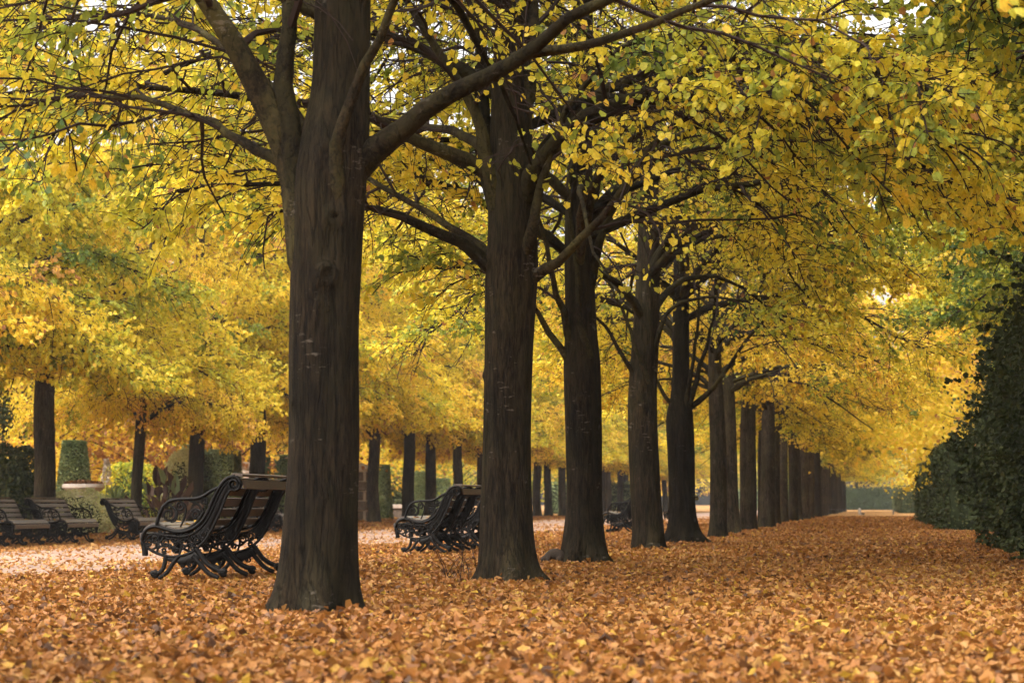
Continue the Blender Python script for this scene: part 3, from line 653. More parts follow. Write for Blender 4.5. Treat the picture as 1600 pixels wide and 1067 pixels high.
# ------------------------------------------------------------------ hedges, shrubs, clipped yews
def core_box(mb, x0, x1, y0, y1, z0, z1, inset=.06, mat=1):
    a = np.array([(x0 + inset, y0 + inset, z0), (x1 - inset, y0 + inset, z0), (x1 - inset, y1 - inset, z0), (x0 + inset, y1 - inset, z0),
                  (x0 + inset, y0 + inset, z1 - inset), (x1 - inset, y0 + inset, z1 - inset), (x1 - inset, y1 - inset, z1 - inset), (x0 + inset, y1 - inset, z1 - inset)])
    mb.add(a, [[0, 1, 5, 4], [1, 2, 6, 5], [2, 3, 7, 6], [3, 0, 4, 7], [4, 5, 6, 7]], mat)
def hedge(name, seed, x0, x1, y0, y1, h, dens, leaf, tint, mat, label, cat='hedge', group=None, rough=.10, faces='LFBT', htop=None, core=True, shoots=0):
    """clipped hedge: dark core and a thick skin of leaves. faces: L(-x) R(+x) F(-y) B(+y) T"""
    rng = np.random.default_rng(seed); cx, cy_ = (x0 + x1) / 2, (y0 + y1) / 2
    root = empty(name, (cx, cy_, 0)); mb = MB()
    hf = htop or (lambda y: np.full_like(y, h))
    core_h = float(np.min(hf(np.linspace(y0, y1, 20))))
    if core: core_box(mb, x0 - cx, x1 - cx, y0 - cy_, y1 - cy_, -.05, core_h, .16)
    P, Nn = [], []
    def put(n, fx, fy, fz, nrmv):
        u, v = rng.random(n), rng.random(n); p = np.stack([fx(u, v), fy(u, v), fz(u, v)], -1)
        P.append(p); Nn.append(np.tile(np.array(nrmv, float), (n, 1)))
    for f in faces:
        if f in 'LR':
            n = int((y1 - y0) * h * dens); X = x0 if f == 'L' else x1
            put(n, lambda u, v: np.full_like(u, X), lambda u, v: y0 + (y1 - y0) * u, lambda u, v: v * hf(y0 + (y1 - y0) * u), (-1 if f == 'L' else 1, 0, .25))
        elif f in 'FB':
            n = int((x1 - x0) * h * dens); Yv = y0 if f == 'F' else y1
            put(n, lambda u, v: x0 + (x1 - x0) * u, lambda u, v: np.full_like(u, Yv), lambda u, v: v * hf(np.full_like(u, Yv)), (0, -1 if f == 'F' else 1, .25))
        else:
            n = int((x1 - x0) * (y1 - y0) * dens * .8)
            put(n, lambda u, v: x0 + (x1 - x0) * u, lambda u, v: y0 + (y1 - y0) * v, lambda u, v: hf(y0 + (y1 - y0) * v), (0, 0, 1))
    P = np.concatenate(P); Nn = np.concatenate(Nn); n = len(P)
    bul = vnoise(rng, P, 2.2) * rough * 1.5 + vnoise(rng, P, 7) * rough * .8
    dep = rng.random(n) ** 2 * .16
    P = P + Nn * (bul - dep)[:, None] + rng.normal(0, .015, P.shape)
    tt = tint + .22 * vnoise(rng, P, 1.3) + rng.normal(0, .10, n)
    d = Nn * .4 + rng.normal(0, .55, (n, 3)) + np.array([0, 0, -.3]); nm = Nn + rng.normal(0, .55, (n, 3)) + np.array([0, 0, .3])
    P[:, 2] = np.maximum(P[:, 2], -.02)
    leaves(mb, P - np.array([cx, cy_, 0]), d, nm, leaf * rng.uniform(.6, 1.25, n), np.clip(tt, 0, 1), 0, rng.uniform(-.4, 1.4, n))
    if shoots:      # loose sprays standing out of the clipped surface
        k = rng.integers(0, n, shoots); S, SL, SN, ST = [], [], [], []
        for q in k:
            c0 = P[q] - np.array([cx, cy_, 0]); nv = Nn[q] + rng.normal(0, .35, 3) + np.array([0, 0, .35])
            c = limb_curve(rng, c0, math.atan2(nv[1], nv[0]), math.asin(np.clip(nv[2] / np.linalg.norm(nv), -1, 1)), rng.uniform(-.5, .3), rng.uniform(.15, .5), 5, .15); S.append(c)
            m = 16; u = rng.uniform(.1, 1, m) * 4; ki = np.minimum(u.astype(int), 3)
            SL.append(c[ki] + (c[ki + 1] - c[ki]) * (u - ki)[:, None]); SN.append(nrm(c[ki + 1] - c[ki])); ST.append(np.full(m, tt[q]) + rng.normal(.05, .1, m))
        tubes(mb, np.array(S), np.tile(np.linspace(.006, .002, 5), (shoots, 1)), 4, 1)
        SL, SN, ST = np.concatenate(SL), np.concatenate(SN), np.concatenate(ST); m = len(SL)
        leaves(mb, SL, SN * .4 + rng.normal(0, .6, (m, 3)), rng.normal(0, .6, (m, 3)) + np.array([0, 0, .5]), leaf * rng.uniform(.6, 1.2, m), np.clip(ST, 0, 1), 0, rng.uniform(-.4, 1.4, m))
    mb.obj('leaves', [mat, M['core']], root, smooth=False)
    tag(root, label, cat, group)
    return root
HG = 'clipped hedges bounding the avenue'
hedge('hedge', 101, 1.80, 4.6, 59.5, 99, 2.35, 170, .075, .42, M['green_leaf'], 'long clipped dark hedge on the right, running from the gap towards the distance', group=HG, faces='LFT', rough=.2, shoots=160)
hedge('hedge', 102, 1.85, 4.4, 183, 262, 2.3, 45, .12, .55, M['green_leaf'], 'small grey-green distant hedge beyond the long dark one', group=HG, faces='LFT')
hedge('hedge', 103, -8, 9, 287, 290, 2.9, 60, .16, .12, M['green_leaf'], 'low dark hedge closing off the end of the avenue under the yellow leaves', group=HG, faces='FT')
hedge('hedge', 104, -27, -19.2, 172, 175, 2.5, 70, .12, .62, M['yew_leaf'], 'grey-green clipped hedge behind the two distant trunks across the path', group=HG, faces='FTR')
hedge('hedge', 105, -19.0, -8, 284, 287, 2.6, 40, .16, .5, M['yew_leaf'], 'far misty hedge at the head of the central path', group=HG, faces='FT')
# nearer tall hedge at the right edge: shaggy, rising to the right
rngh = np.random.default_rng(5)
hedge('hedge', 106, 1.95, 4.8, 24, 38.4, 4.0, 260, .07, .34, M['green_leaf'], 'tall shaggy dark hedge at the right edge, nearest on that side', group=HG, faces='LBT', rough=.5,
      shoots=300,
      htop=lambda y: 1.95 + .11 * (38.4 - y) + .22 * np.sin(y * 1.3) + .12 * np.sin(y * 3.3 + 1))
# dead-looking twiggy bits at its foot and brow
def twigs_on(name, seed, base, n, L, label, cat):
    rng = np.random.default_rng(seed); mb = MB(); P = []
    for i in range(n):
        p0 = rng.normal(0, .12, 3); p0[2] = abs(p0[2]) * .2
        P.append(limb_curve(rng, p0, rng.uniform(0, 6.28), rng.uniform(.5, 1.4), rng.uniform(.2, 1.2), L * rng.uniform(.5, 1.1), 6, .15))
    tubes(mb, np.array(P), np.tile(np.linspace(.004, .0015, 6), (n, 1)), 4)
    o = mb.obj(name, [M['twig']]); o.location = base; tag(o, label, cat); return o
b = at(712, 900, 19.6)
twigs_on('dry_weed', 4, (b[0], 19.6, 0), 14, .55, 'thin dry weed stalks beside the foot of the second trunk', 'weed')

def shrub(name, seed, loc, rx, ry, h, n, leaf, tint, mat, label, cat='shrub', group=None, shape='dome', core=True):
    rng = np.random.default_rng(seed); root = empty(name, loc); mb = MB()
    u = rng.random(n); az = rng.uniform(0, 6.28, n)
    z = u * h
    pr = np.sqrt(np.clip(1 - (np.abs(u * 1.25 - .35) / .95) ** 2.2, .02, 1)) if shape == 'dome' else 1.0 - .0 * u
    P = np.stack([rx * pr * np.cos(az), ry * pr * np.sin(az), z], -1)
    bump = 1 + .22 * vnoise(rng, P, 3.0) + .1 * vnoise(rng, P, 8.0); dep = 1 - .3 * rng.random(n) ** 2
    P[:, :2] *= (bump * dep)[:, None]; P[:, 2] *= (1 + .12 * vnoise(rng, P, 4.0))
    Nn = np.stack([np.cos(az), np.sin(az), .2 + u], -1)
    d = Nn * .4 + rng.normal(0, .6, (n, 3)) + np.array([0, 0, -.2]); nm = Nn + rng.normal(0, .6, (n, 3))
    tt = tint + .25 * vnoise(rng, P, 3) + rng.normal(0, .12, n)
    P[:, 2] = np.maximum(P[:, 2], -.02)
    if core:
        k = 12; an = np.arange(k) / k * 2 * PI; rings = []
        for (zz, q) in ((-.03, .62), (h * .3, .72), (h * .6, .6), (h * .85, .25)):
            rings.append(np.stack([rx * q * np.cos(an), ry * q * np.sin(an), np.full(k, zz)], -1))
        V = np.concatenate(rings); i = np.arange(3)[:, None]; j = np.arange(k)[None]
        mb.add(V, np.stack([i * k + j, i * k + (j + 1) % k, (i + 1) * k + (j + 1) % k, (i + 1) * k + j], -1).reshape(-1, 4), 1)
    leaves(mb, P, d, nm, leaf * rng.uniform(.6, 1.25, n), np.clip(tt, 0, 1), 0, rng.uniform(-.4, 1.4, n))
    mb.obj('leaves', [mat, M['core']], root, smooth=False)
    tag(root, label, cat, group); return root

def topiary(seed, loc, r0, r1, h, label, n=12000, tint=.5, square=False, leaf=.06):
    """clipped yew: tapering block with a flat top"""
    rng = np.random.default_rng(seed); root = empty('clipped_yew', loc); mb = MB()
    k = 16; an = np.arange(k) / k * 2 * PI
    def rad(a, r): return r / np.maximum(np.abs(np.cos(a)), np.abs(np.sin(a))) * .97 if square else np.full_like(a, r)
    V = np.concatenate([np.stack([rad(an, rr_) * .93 * np.cos(an), rad(an, rr_) * .93 * np.sin(an), np.full(k, zz)], -1) for zz, rr_ in ((-.03, r0), (h * .97, r1), (h * .975, .01))])
    i = np.arange(2)[:, None]; j = np.arange(k)[None]
    mb.add(V, np.stack([i * k + j, i * k + (j + 1) % k, (i + 1) * k + (j + 1) % k, (i + 1) * k + j], -1).reshape(-1, 4), 1)
    m = int(n * .85); u = rng.random(m); az = rng.uniform(0, 6.28, m); r = rad(az, 1.0) * (r0 + (r1 - r0) * u)
    P = np.stack([r * np.cos(az), r * np.sin(az), u * h], -1); Nn = np.stack([np.cos(az), np.sin(az), np.full(m, .15)], -1)
    q = n - m; az2 = rng.uniform(0, 6.28, q); r2 = rad(az2, r1) * np.sqrt(rng.random(q))
    P = np.concatenate([P, np.stack([r2 * np.cos(az2), r2 * np.sin(az2), np.full(q, h)], -1)]); Nn = np.concatenate([Nn, np.tile([0, 0, 1.], (q, 1))])
    P += Nn * (.03 * vnoise(rng, P, 5) - .05 * rng.random(n) ** 2)[:, None]
    tt = tint + .25 * vnoise(rng, P, 2.5) + rng.normal(0, .15, n)
    leaves(mb, P, Nn * .4 + rng.normal(0, .6, (n, 3)), Nn + rng.normal(0, .6, (n, 3)), leaf * rng.uniform(.6, 1.25, n), np.clip(tt, 0, 1), 0, rng.uniform(-.4, 1.4, n))
    mb.obj('leaves', [M['yew_leaf'], M['core']], root, smooth=False)
    tag(root, label, 'topiary', 'clipped yews in the gardens'); return root

def gpos(x, Y, y=790): p = at(x, y, Y); return (float(p[0]), Y, 0.0)
def zat(x, y, Y): return float(at(x, y, Y)[2])
topiary(201, gpos(115, 70), .72, .40, zat(115, 690, 70), 'tapering clipped yew with a flat top behind the white-rimmed planter', tint=.62)
topiary(202, gpos(345, 72), .68, .58, zat(345, 704, 72), 'broad clipped yew block right of the lime trunk and above the nearest bench', n=16000, tint=.7, square=True)
topiary(203, gpos(300, 71), .42, .34, zat(300, 696, 71), 'narrow clipped yew behind the lime trunk beside the purple plant', tint=.55)
topiary(204, gpos(411, 92), .36, .28, zat(411, 712, 92), 'bluish clipped yew just right of the forked lime by the stone pedestal', tint=.35)
topiary(205, gpos(440, 92), .40, .30, zat(440, 712, 92), 'clipped yew half hidden by the nearest trunk', tint=.4)
topiary(206, gpos(600, 104), .46, .26, zat(600, 727, 104), 'slim tapering clipped yew standing on the leaves beside the stone pier', tint=.6)
topiary(207, gpos(657, 118), .5, .34, zat(657, 738, 118), 'clipped yew between two distant lime trunks above the second bench', tint=.6)
topiary(208, gpos(690, 140), .6, .5, zat(690, 748, 140), 'misty clipped yew behind the second bench', tint=.55, square=True)
p = gpos(20, 52); shrub('evergreen_shrub', 211, p, 1.0, .9, zat(20, 697, 52), 6000, .085, .5, M['green_leaf'], 'dark leafy shrub at the left edge beside the first lime of the far row')
p = gpos(115, 52.5); shrub('variegated_shrub', 212, p, 1.15, .7, zat(115, 766, 52.5), 6500, .05, .68, M['variegated_leaf'], 'cream-variegated low shrub behind the leftmost benches')
p = gpos(65, 53); shrub('variegated_shrub', 215, p, .7, .6, zat(65, 768, 53), 3500, .05, .72, M['variegated_leaf'], 'cream-variegated low shrub at the foot of the dark forked lime')
p = gpos(280, 66); shrub('yellow_green_shrub', 213, p, .6, .6, zat(280, 704, 66), 5000, .06, .75, M['variegated_leaf'], 'bright yellow-green tall shrub between the purple plant and the lime trunk')
p = gpos(205, 78); shrub('yellow_green_shrub', 214, p, 1.6, 1.0, zat(205, 722, 78), 6000, .09, .5, M['lime_leaf'], 'olive-yellow bush behind the white flower spike')
p = gpos(30, 78); shrub('golden_shrub', 216, p, 2.4, 1.0, zat(30, 690, 78), 8000, .10, .84, M['lime_leaf'], 'golden bush behind the dark shrub at the left edge')
p = gpos(425, 110); shrub('golden_shrub', 217, p, 1.3, 1.0, zat(425, 710, 110), 5000, .12, .86, M['lime_leaf'], 'golden bush between the clipped yews left of the nearest trunk')
p = gpos(620, 150); shrub('grey_green_shrub', 218, p, 1.8, 1.2, zat(620, 730, 150), 5000, .14, .55, M['yew_leaf'], 'grey-green misty bush behind the low white plinth')

# spiky plant, purple plant, white flower spike
BLADE = np.array([(0, 0, 0), (.3, .045, .0), (.7, .035, .0), (1, 0, 0), (.7, -.035, 0), (.3, -.045, 0)])
BROAD = np.array([(0, 0, 0), (.30, .20, .05), (.70, .16, .04), (1, 0, -.06), (.70, -.16, .04), (.30, -.20, .05)])
rng = np.random.default_rng(31)
root = empty('spiky_plant', gpos(180, 57)); mb = MB(); n = 70
az = rng.uniform(0, 6.28, n); el = rng.uniform(.25, 1.45, n)
d = np.stack([np.cos(az) * np.cos(el), np.sin(az) * np.cos(el), np.sin(el)], -1)
hb = zat(180, 752, 57)
leaves(mb, np.tile([0, 0, hb * .45], (n, 1)) + d * .05, d, np.tile([0, 0, 1.], (n, 1)) + rng.normal(0, .2, (n, 3)), rng.uniform(.5, .72, n), rng.uniform(.35, .75, n), 0, 1, BLADE)
tubes(mb, np.array([[0, 0, -.02], [.02, 0, hb * .25], [0, 0, hb * .5]]), np.array([.09, .08, .07]), 8, 1)
mb.obj('leaves', [M['yew_leaf'], M['soil']], root, smooth=False); tag(root, 'spiky grey-green plant with sword leaves beside the white-rimmed planter', 'plant')
root = empty('purple_plant', gpos(254, 60)); mb = MB(); n = 46; hb = zat(254, 722, 60)
x = rng.normal(0, .33, n); y = rng.normal(0, .3, n); z = rng.uniform(.05, .68, n) * hb
d = np.stack([x * .9, y * .9, np.full(n, .95)], -1) + rng.normal(0, .25, (n, 3))
tn = np.where(rng.random(n) < .1, 1.0, rng.uniform(.1, .75, n))
leaves(mb, np.stack([x, y, z], -1), d, rng.normal(0, 1, (n, 3)), rng.uniform(.45, .75, n), tn, 0, 1.5, BROAD)
S = np.array([[(a * .5, c * .5, -.02), (a * .8, c * .8, e * .5), (a, c, e)] for a, c, e in zip(x[:16], y[:16], z[:16])]); tubes(mb, S, np.full((16, 3), .02), 5, 0)
mb.obj('leaves', [M['purple_leaf']], root, smooth=False); tag(root, 'bronze-purple broad-leaved plant between two lime trunks', 'plant')
M['white_flower'] = leaf_material('white_flower', [(0, (.5, .42, .34)), (1, (.8, .74, .68))], trans=.3, vary=0)
root = empty('flowering_plant', gpos(166, 64)); mb = MB(); n = 300; hb = zat(166, 716, 64); h0 = zat(166, 756, 64)
u = rng.random(n); rr2 = .15 * (1 - u * .65); az = rng.uniform(0, 6.28, n)
leaves(mb, np.stack([rr2 * np.cos(az), rr2 * np.sin(az), h0 + (hb - h0) * u], -1), rng.normal(0, .5, (n, 3)) + np.array([0, 0, -.6]), rng.normal(0, 1, (n, 3)), rng.uniform(.05, .09, n), rng.uniform(.2, 1, n), 0, 1.2)
tubes(mb, np.array([[0, 0, -.02], [.01, 0, 1.0], [0, 0, hb]]), np.array([.02, .018, .008]), 6, 1)
mb.obj('flowers', [M['white_flower'], M['soil']], root, smooth=False); tag(root, 'tall white flower spike rising behind the spiky plant', 'plant')

# ------------------------------------------------------------------ stonework
def bm_obj(name, bm, m, parent=None, bevel=0.0):
    me = bpy.data.meshes.new(name); bmesh.ops.recalc_face_normals(bm, faces=bm.faces[:]); bm.to_mesh(me); bm.free(); me.materials.append(m)
    o = bpy.data.objects.new(name, me); COL.objects.link(o)
    if parent: o.parent = parent
    if bevel:
        b_ = o.modifiers.new('bevel', 'BEVEL'); b_.width = bevel; b_.segments = 2; b_.limit_method = 'ANGLE'
    return o
def bbox(bm, x0, x1, y0, y1, z0, z1):
    v = [bm.verts.new(c) for c in ((x0, y0, z0), (x1, y0, z0), (x1, y1, z0), (x0, y1, z0), (x0, y0, z1), (x1, y0, z1), (x1, y1, z1), (x0, y1, z1))]
    for f in ((0, 3, 2, 1), (4, 5, 6, 7), (0, 1, 5, 4), (1, 2, 6, 5), (2, 3, 7, 6), (3, 0, 4, 7)): bm.faces.new([v[i] for i in f])
def lathe(bm, prof, k=24):
    rings = [[bm.verts.new((r * math.cos(a * 2 * PI / k), r * math.sin(a * 2 * PI / k), z)) for a in range(k)] for r, z in prof]
    for a, c in zip(rings, rings[1:]):
        for j in range(k): bm.faces.new((a[j], a[(j + 1) % k], c[(j + 1) % k], c[j]))
    bm.faces.new(rings[-1]); bm.faces.new(rings[0][::-1])
# round planter with a white rim, dead plants on top
zt = zat(130, 756, 61)
root = empty('stone_planter', gpos(130, 61))
bm = bmesh.new(); lathe(bm, [(.46, -.05), (.46, .12), (.40, .16), (.42, zt - .36), (.50, zt - .22), (.60, zt - .145)], 28); bm_obj('bowl', bm, M['stone'], root, .01)
bm = bmesh.new(); lathe(bm, [(.63, zt - .142), (.65, zt - .10), (.62, zt)], 28); bm_obj('rim', bm, M['stone'], root, .01)
mb = MB(); n = 900; az = rng.uniform(0, 6.28, n); r = .56 * np.sqrt(rng.random(n)); P = np.stack([r * np.cos(az), r * np.sin(az), zt + .01 + rng.random(n) * .10 * (1 - r / .7)], -1)
leaves(mb, P, rng.normal(0, 1, (n, 3)), rng.normal(0, .4, (n, 3)) + np.array([0, 0, 1.]), rng.uniform(.04, .09, n), rng.uniform(0, .3, n), 0, 1)
mb.obj('planting', [M['litter_leaf']], root, smooth=False)
tag(root, 'round stone planter with a wide white rim behind the leftmost benches', 'planter')
# moulded pedestal
zt = zat(380, 722, 86); root = empty('stone_pedestal', gpos(380, 86))
bm = bmesh.new(); bbox(bm, -.42, .42, -.42, .42, -.05, zt - .62); bm_obj('base', bm, M['stone'], root, .02)
bm = bmesh.new(); lathe(bm, [(.34, zt - .618), (.48, zt - .54), (.50, zt - .42), (.38, zt - .36), (.36, zt - .25), (.46, zt - .2), (.46, zt)], 24); bm_obj('urn', bm, M['stone'], root, .01)
tag(root, 'pale moulded stone pedestal and urn left of a forked lime trunk', 'pedestal')
# rusticated pier with pale joints
zt = zat(565, 722, 92); root = empty('stone_pier', gpos(556, 92)); zc = zt - .42
bm = bmesh.new(); bbox(bm, -.60, .60, -.60, .60, -.05, zc); bm_obj('pier_core', bm, M['stone_joint'], root)
bm = bmesh.new(); nr = 5; hh = zc / nr
for i in range(nr):
    for s in range(4):
        c, si = math.cos(s * PI / 2), math.sin(s * PI / 2)
        for kx in range(3):
            o = (.0 if i % 2 else .17)
            x0 = max(-.6, -.6 + (kx - (0 if i % 2 else .42)) * .42 + .02); x1 = min(.6, x0 + .40)
            if x1 - x0 < .08: continue
            cs = []
            for (xx, yy) in ((x0, -.602), (x1, -.602), (x1, -.66), (x0, -.66)): cs.append((xx * c - yy * si, xx * si + yy * c))
            v = [bm.verts.new((a, b2, i * hh + .025)) for a, b2 in cs] + [bm.verts.new((a, b2, (i + 1) * hh - .025)) for a, b2 in cs]
            for f in ((0, 1, 2, 3), (4, 7, 6, 5), (0, 4, 5, 1), (1, 5, 6, 2), (2, 6, 7, 3), (3, 7, 4, 0)): bm.faces.new([v[q] for q in f])
bm_obj('blocks', bm, M['stone_dark'], root, .015)
bm = bmesh.new(); lathe(bm, [(.72, zc + .002), (.74, zc + .12), (.60, zc + .2), (.45, zc + .32), (.2, zc + .40), (.05, zc + .42)], 24); bm_obj('cap', bm, M['stone'], root, .01)
tag(root, 'dark block-work stone pier with pale joints and rounded cap beside a lime trunk', 'pier')
# low white plinth
zt = zat(622, 788, 112); root = empty('stone_plinth', gpos(625, 112))
bm = bmesh.new(); bbox(bm, -.42, .42, -.4, .4, -.05, zt - .2); bm_obj('base', bm, M['stone_dark'], root, .02)
bm = bmesh.new(); bbox(bm, -.5, .5, -.48, .48, zt - .198, zt); bm_obj('slab', bm, M['stone'], root, .02)
tag(root, 'low stone plinth with a white slab top between two lime trunks', 'plinth')
# low rail across the far avenue
root = empty('low_rail', (-3.0, 160, 0)); px = [-.2, 3.05]
mb = MB(); tubes(mb, np.array([[-3.2, 0, .34], [-1, 0, .345], [1.5, 0, .34], [4.3, 0, .35]]), np.full(4, .022), 6, cap=True); mb.obj('rail', [M['metal_rail']], root)
for x in (-3.0, -.9, 1.7, 4.1):
    bm = bmesh.new(); bbox(bm, x - .05, x + .05, -.05, .05, -.03, .318); bm_obj('post', bm, M['metal_rail'], root, .01)
tag(root, 'low dark knee rail crossing the far end of the leaf-strewn avenue', 'rail')
root = empty('short_post', (-1.35, 158.2, 0))
bm = bmesh.new(); lathe(bm, [(.11, -.03), (.11, .36), (.08, .42), (.02, .45)], 12); bm_obj('shaft', bm, M['post_paint'], root)
bm = bmesh.new(); bbox(bm, .13, .36, -.07, .07, -.03, .10); bm_obj('foot', bm, M['metal_rail'], root, .01)
tag(root, 'short pale post standing in front of the low rail', 'post')

# ------------------------------------------------------------------ benches
def spiral(c, r, turns, a0, n=22, r_end=.25):
    t = np.linspace(0, 1, n); a = a0 + turns * 2 * PI * t; q = r * (1 - (1 - r_end) * t)
    return np.stack([c[0] + q * np.cos(a), c[1] + q * np.sin(a)], -1)
def zc(pts):   # from the enlarged picture of the nearest bench end to metres (depth, height)
    p = np.array(pts, float); return np.stack([(830 - p[:, 0]) * .00120 - .42, (990 - p[:, 1]) * .001136], -1)
UP = zc([(870, 140), (815, 155), (765, 205), (725, 275), (690, 350), (655, 435), (610, 508), (545, 565), (470, 595), (390, 600), (300, 575), (220, 555), (155, 580), (118, 640), (118, 705)])
LO = zc([(835, 250), (800, 310), (760, 420), (715, 520), (665, 620), (600, 705), (520, 770), (400, 805), (290, 795), (185, 750), (125, 700)])
ARM = zc([(232, 545), (252, 470), (285, 395), (340, 345), (420, 328), (510, 326), (580, 318), (640, 288), (690, 255), (735, 235)])
def ribbon(mb, pts2, r, x=0.0, n=30, k=6, rt=None):
    c = smooth_curve(pts2, n); P = np.stack([c[:, 0], np.full(n, x), c[:, 1]], -1)
    tubes(mb, P, np.full(n, r) if rt is None else np.linspace(r, rt, n), k, cap=True)
def plate(mb, a, b, half=.008):
    """solid web between two 2-D curves of equal length"""
    n = len(a); A_ = np.stack([a[:, 0], np.full(n, -half), a[:, 1]], -1); B_ = np.stack([b[:, 0], np.full(n, -half), b[:, 1]], -1)
    V = np.concatenate([A_, B_, A_ + [0, 2 * half, 0], B_ + [0, 2 * half, 0]]); i = np.arange(n - 1)
    q = np.concatenate([np.stack([i, i + 1, n + i + 1, n + i], -1), np.stack([2 * n + i, 3 * n + i, 3 * n + i + 1, 2 * n + i + 1], -1),
                        np.stack([i, 2 * n + i, 2 * n + i + 1, i + 1], -1), np.stack([n + i, n + i + 1, 3 * n + i + 1, 3 * n + i], -1)])
    mb.add(V, q)
def frame_mesh(arm):
    mb = MB()
    up = smooth_curve(UP, 44); lo = smooth_curve(LO, 36)
    for x, r in ((0, .020), (-.017, .012), (.017, .012)): ribbon(mb, UP, r, x, 44)
    ribbon(mb, LO, .015, 0, 36)
    # inner moulding parallel to the main rail
    mid = smooth_curve(UP[1:12], 30) * .72 + smooth_curve(LO[:8], 30) * .28
    for x in (-.012, .012): ribbon(mb, mid, .010, x, 30)
    # solid web of the upper back, thinning to pierced work below
    plate(mb, smooth_curve(UP[1:8], 24), smooth_curve(LO[:6], 24))
    # top scroll
    sc = zc([(868, 205)])[0]; ribbon(mb, spiral(sc, .072, 1.9, PI * .5 + .3, 34, .16), .017, 0, 34)
    ribbon(mb, spiral(sc, .072, 1.2, PI * .5, 24, .5), .013, .016, 24); ribbon(mb, spiral(sc, .072, 1.2, PI * .5, 24, .5), .013, -.016, 24)
    # pierced scrolls in the belly
    for (cx_, cy_, r, tn, a0) in ((225, 660, .050, 1.6, 2.0), (310, 690, .042, -1.5, .5), (385, 655, .045, 1.5, 3.5), (390, 745, .034, -1.4, 1.5), (465, 690, .048, 1.5, .0),
                                  (300, 755, .028, 1.3, 4.0), (535, 650, .050, -1.6, 2.5), (530, 730, .030, 1.3, 1.0), (590, 600, .038, 1.5, .8), (170, 690, .035, -1.4, 0), (620, 655, .028, 1.2, 3)):
        ribbon(mb, spiral(zc([(cx_, cy_)])[0], r, tn, a0, 18, .2), .0125, 0, 18, 5)
    for (cx_, cy_, r, tn, a0) in ((260, 620, .03, 1.4, 1), (430, 640, .03, -1.4, 2), (345, 725, .028, 1.3, 0), (480, 640, .028, 1.3, 3), (250, 720, .026, -1.3, 1), (570, 670, .026, 1.3, 5), (655, 600, .03, 1.4, 1)):
        ribbon(mb, spiral(zc([(cx_, cy_)])[0], r, tn, a0, 16, .2), .0105, .004, 16, 5)
    for pts in ([(130, 690), (190, 620), (270, 620), (340, 660), (420, 640), (520, 620)], [(200, 745), (270, 720), (350, 720), (440, 745), (500, 700), (560, 690)], [(440, 600), (430, 660), (440, 720), (420, 800)], [(300, 580), (290, 650), (250, 700), (240, 780)]):
        ribbon(mb, zc(pts), .012, 0, 16, 5)
    # nose drop under the front of the seat
    ribbon(mb, zc([(130, 700), (140, 760), (142, 800)]), .030, 0, 6, 4)
    # legs: two strands each, ball feet
    for pts, r in (([(225, 965), (285, 915), (305, 855), (312, 795)], .023), ([(255, 988), (325, 935), (370, 865), (420, 800)], .021),
                   ([(775, 930), (700, 895), (640, 850), (590, 780), (555, 735)], .026), ([(745, 980), (660, 935), (600, 870), (535, 795)], .024)):
        ribbon(mb, zc(pts), r, 0, 16)
    for (x, y, r) in ((222, 955, .038), (785, 940, .044)): ribbon(mb, spiral(zc([(x, y)])[0], r * .75, 1.5, -.5, 18, .15), .026, 0, 18)
    plate(mb, zc([(300, 800), (380, 806), (460, 800), (545, 770), (600, 740)]), zc([(330, 845), (400, 850), (450, 892), (520, 860), (590, 830)]))
    for (cx_, cy_, r, tn, a0) in ((360, 830, .03, 1.4, 0), (520, 870, .035, -1.4, 1), (450, 880, .02, 1.2, 2)): ribbon(mb, spiral(zc([(cx_, cy_)])[0], r, tn, a0, 14, .2), .010, 0, 14, 5)
    return mb
def arm_mesh():
    mb = MB()
    for x, r in ((0, .019), (-.014, .012), (.014, .012)): ribbon(mb, ARM, r, x, 34)
    ribbon(mb, zc([(240, 545), (300, 570), (400, 590), (480, 575), (560, 520), (620, 430)]), .013, 0, 24)
    for (cx_, cy_, r, tn, a0) in ((335, 455, .075, 1.4, 2.2), (560, 455, .055, 1.8, .5), (430, 390, .045, -1.3, 1.2), (620, 345, .035, 1.4, 2)):
        ribbon(mb, spiral(zc([(cx_, cy_)])[0], r, tn, a0, 24, .25), .011, 0, 24, 5)
    for pts in ([(420, 335), (470, 390), (465, 470), (430, 560)], [(500, 335), (570, 370), (610, 420)], [(300, 400), (340, 380), (400, 430), (390, 500), (350, 520)]):
        ribbon(mb, zc(pts), .014, 0, 16, 6, .009)
    return mb
BL = 1.86
def slat(mb, c, t, w, th, L0, L1):
    """board along y: centre c (u,z), direction t across the board, width w, thickness th, rounded by a chamfer"""
    t = np.array(t) / np.linalg.norm(t); nn = np.array([-t[1], t[0]]); ch = .006
    o = [(-w / 2 + ch, -th / 2), (w / 2 - ch, -th / 2), (w / 2, -th / 2 + ch), (w / 2, th / 2 - ch), (w / 2 - ch, th / 2), (-w / 2 + ch, th / 2), (-w / 2, th / 2 - ch), (-w / 2, -th / 2 + ch)]
    pr = np.array([np.array(c) + a * t + b_ * nn for a, b_ in o]); k = 8
    V = np.concatenate([np.stack([pr[:, 0], np.full(k, L0), pr[:, 1]], -1), np.stack([pr[:, 0], np.full(k, L1), pr[:, 1]], -1)])
    j = np.arange(k); mb.add(V, np.stack([j, (j + 1) % k, k + (j + 1) % k, k + j], -1))
    mb.add(V[:k], [[0, 1, 2, 3], [0, 3, 4, 7], [7, 4, 5, 6]]); mb.add(V[k:], [[0, 1, 2, 3], [0, 3, 4, 7], [7, 4, 5, 6]])
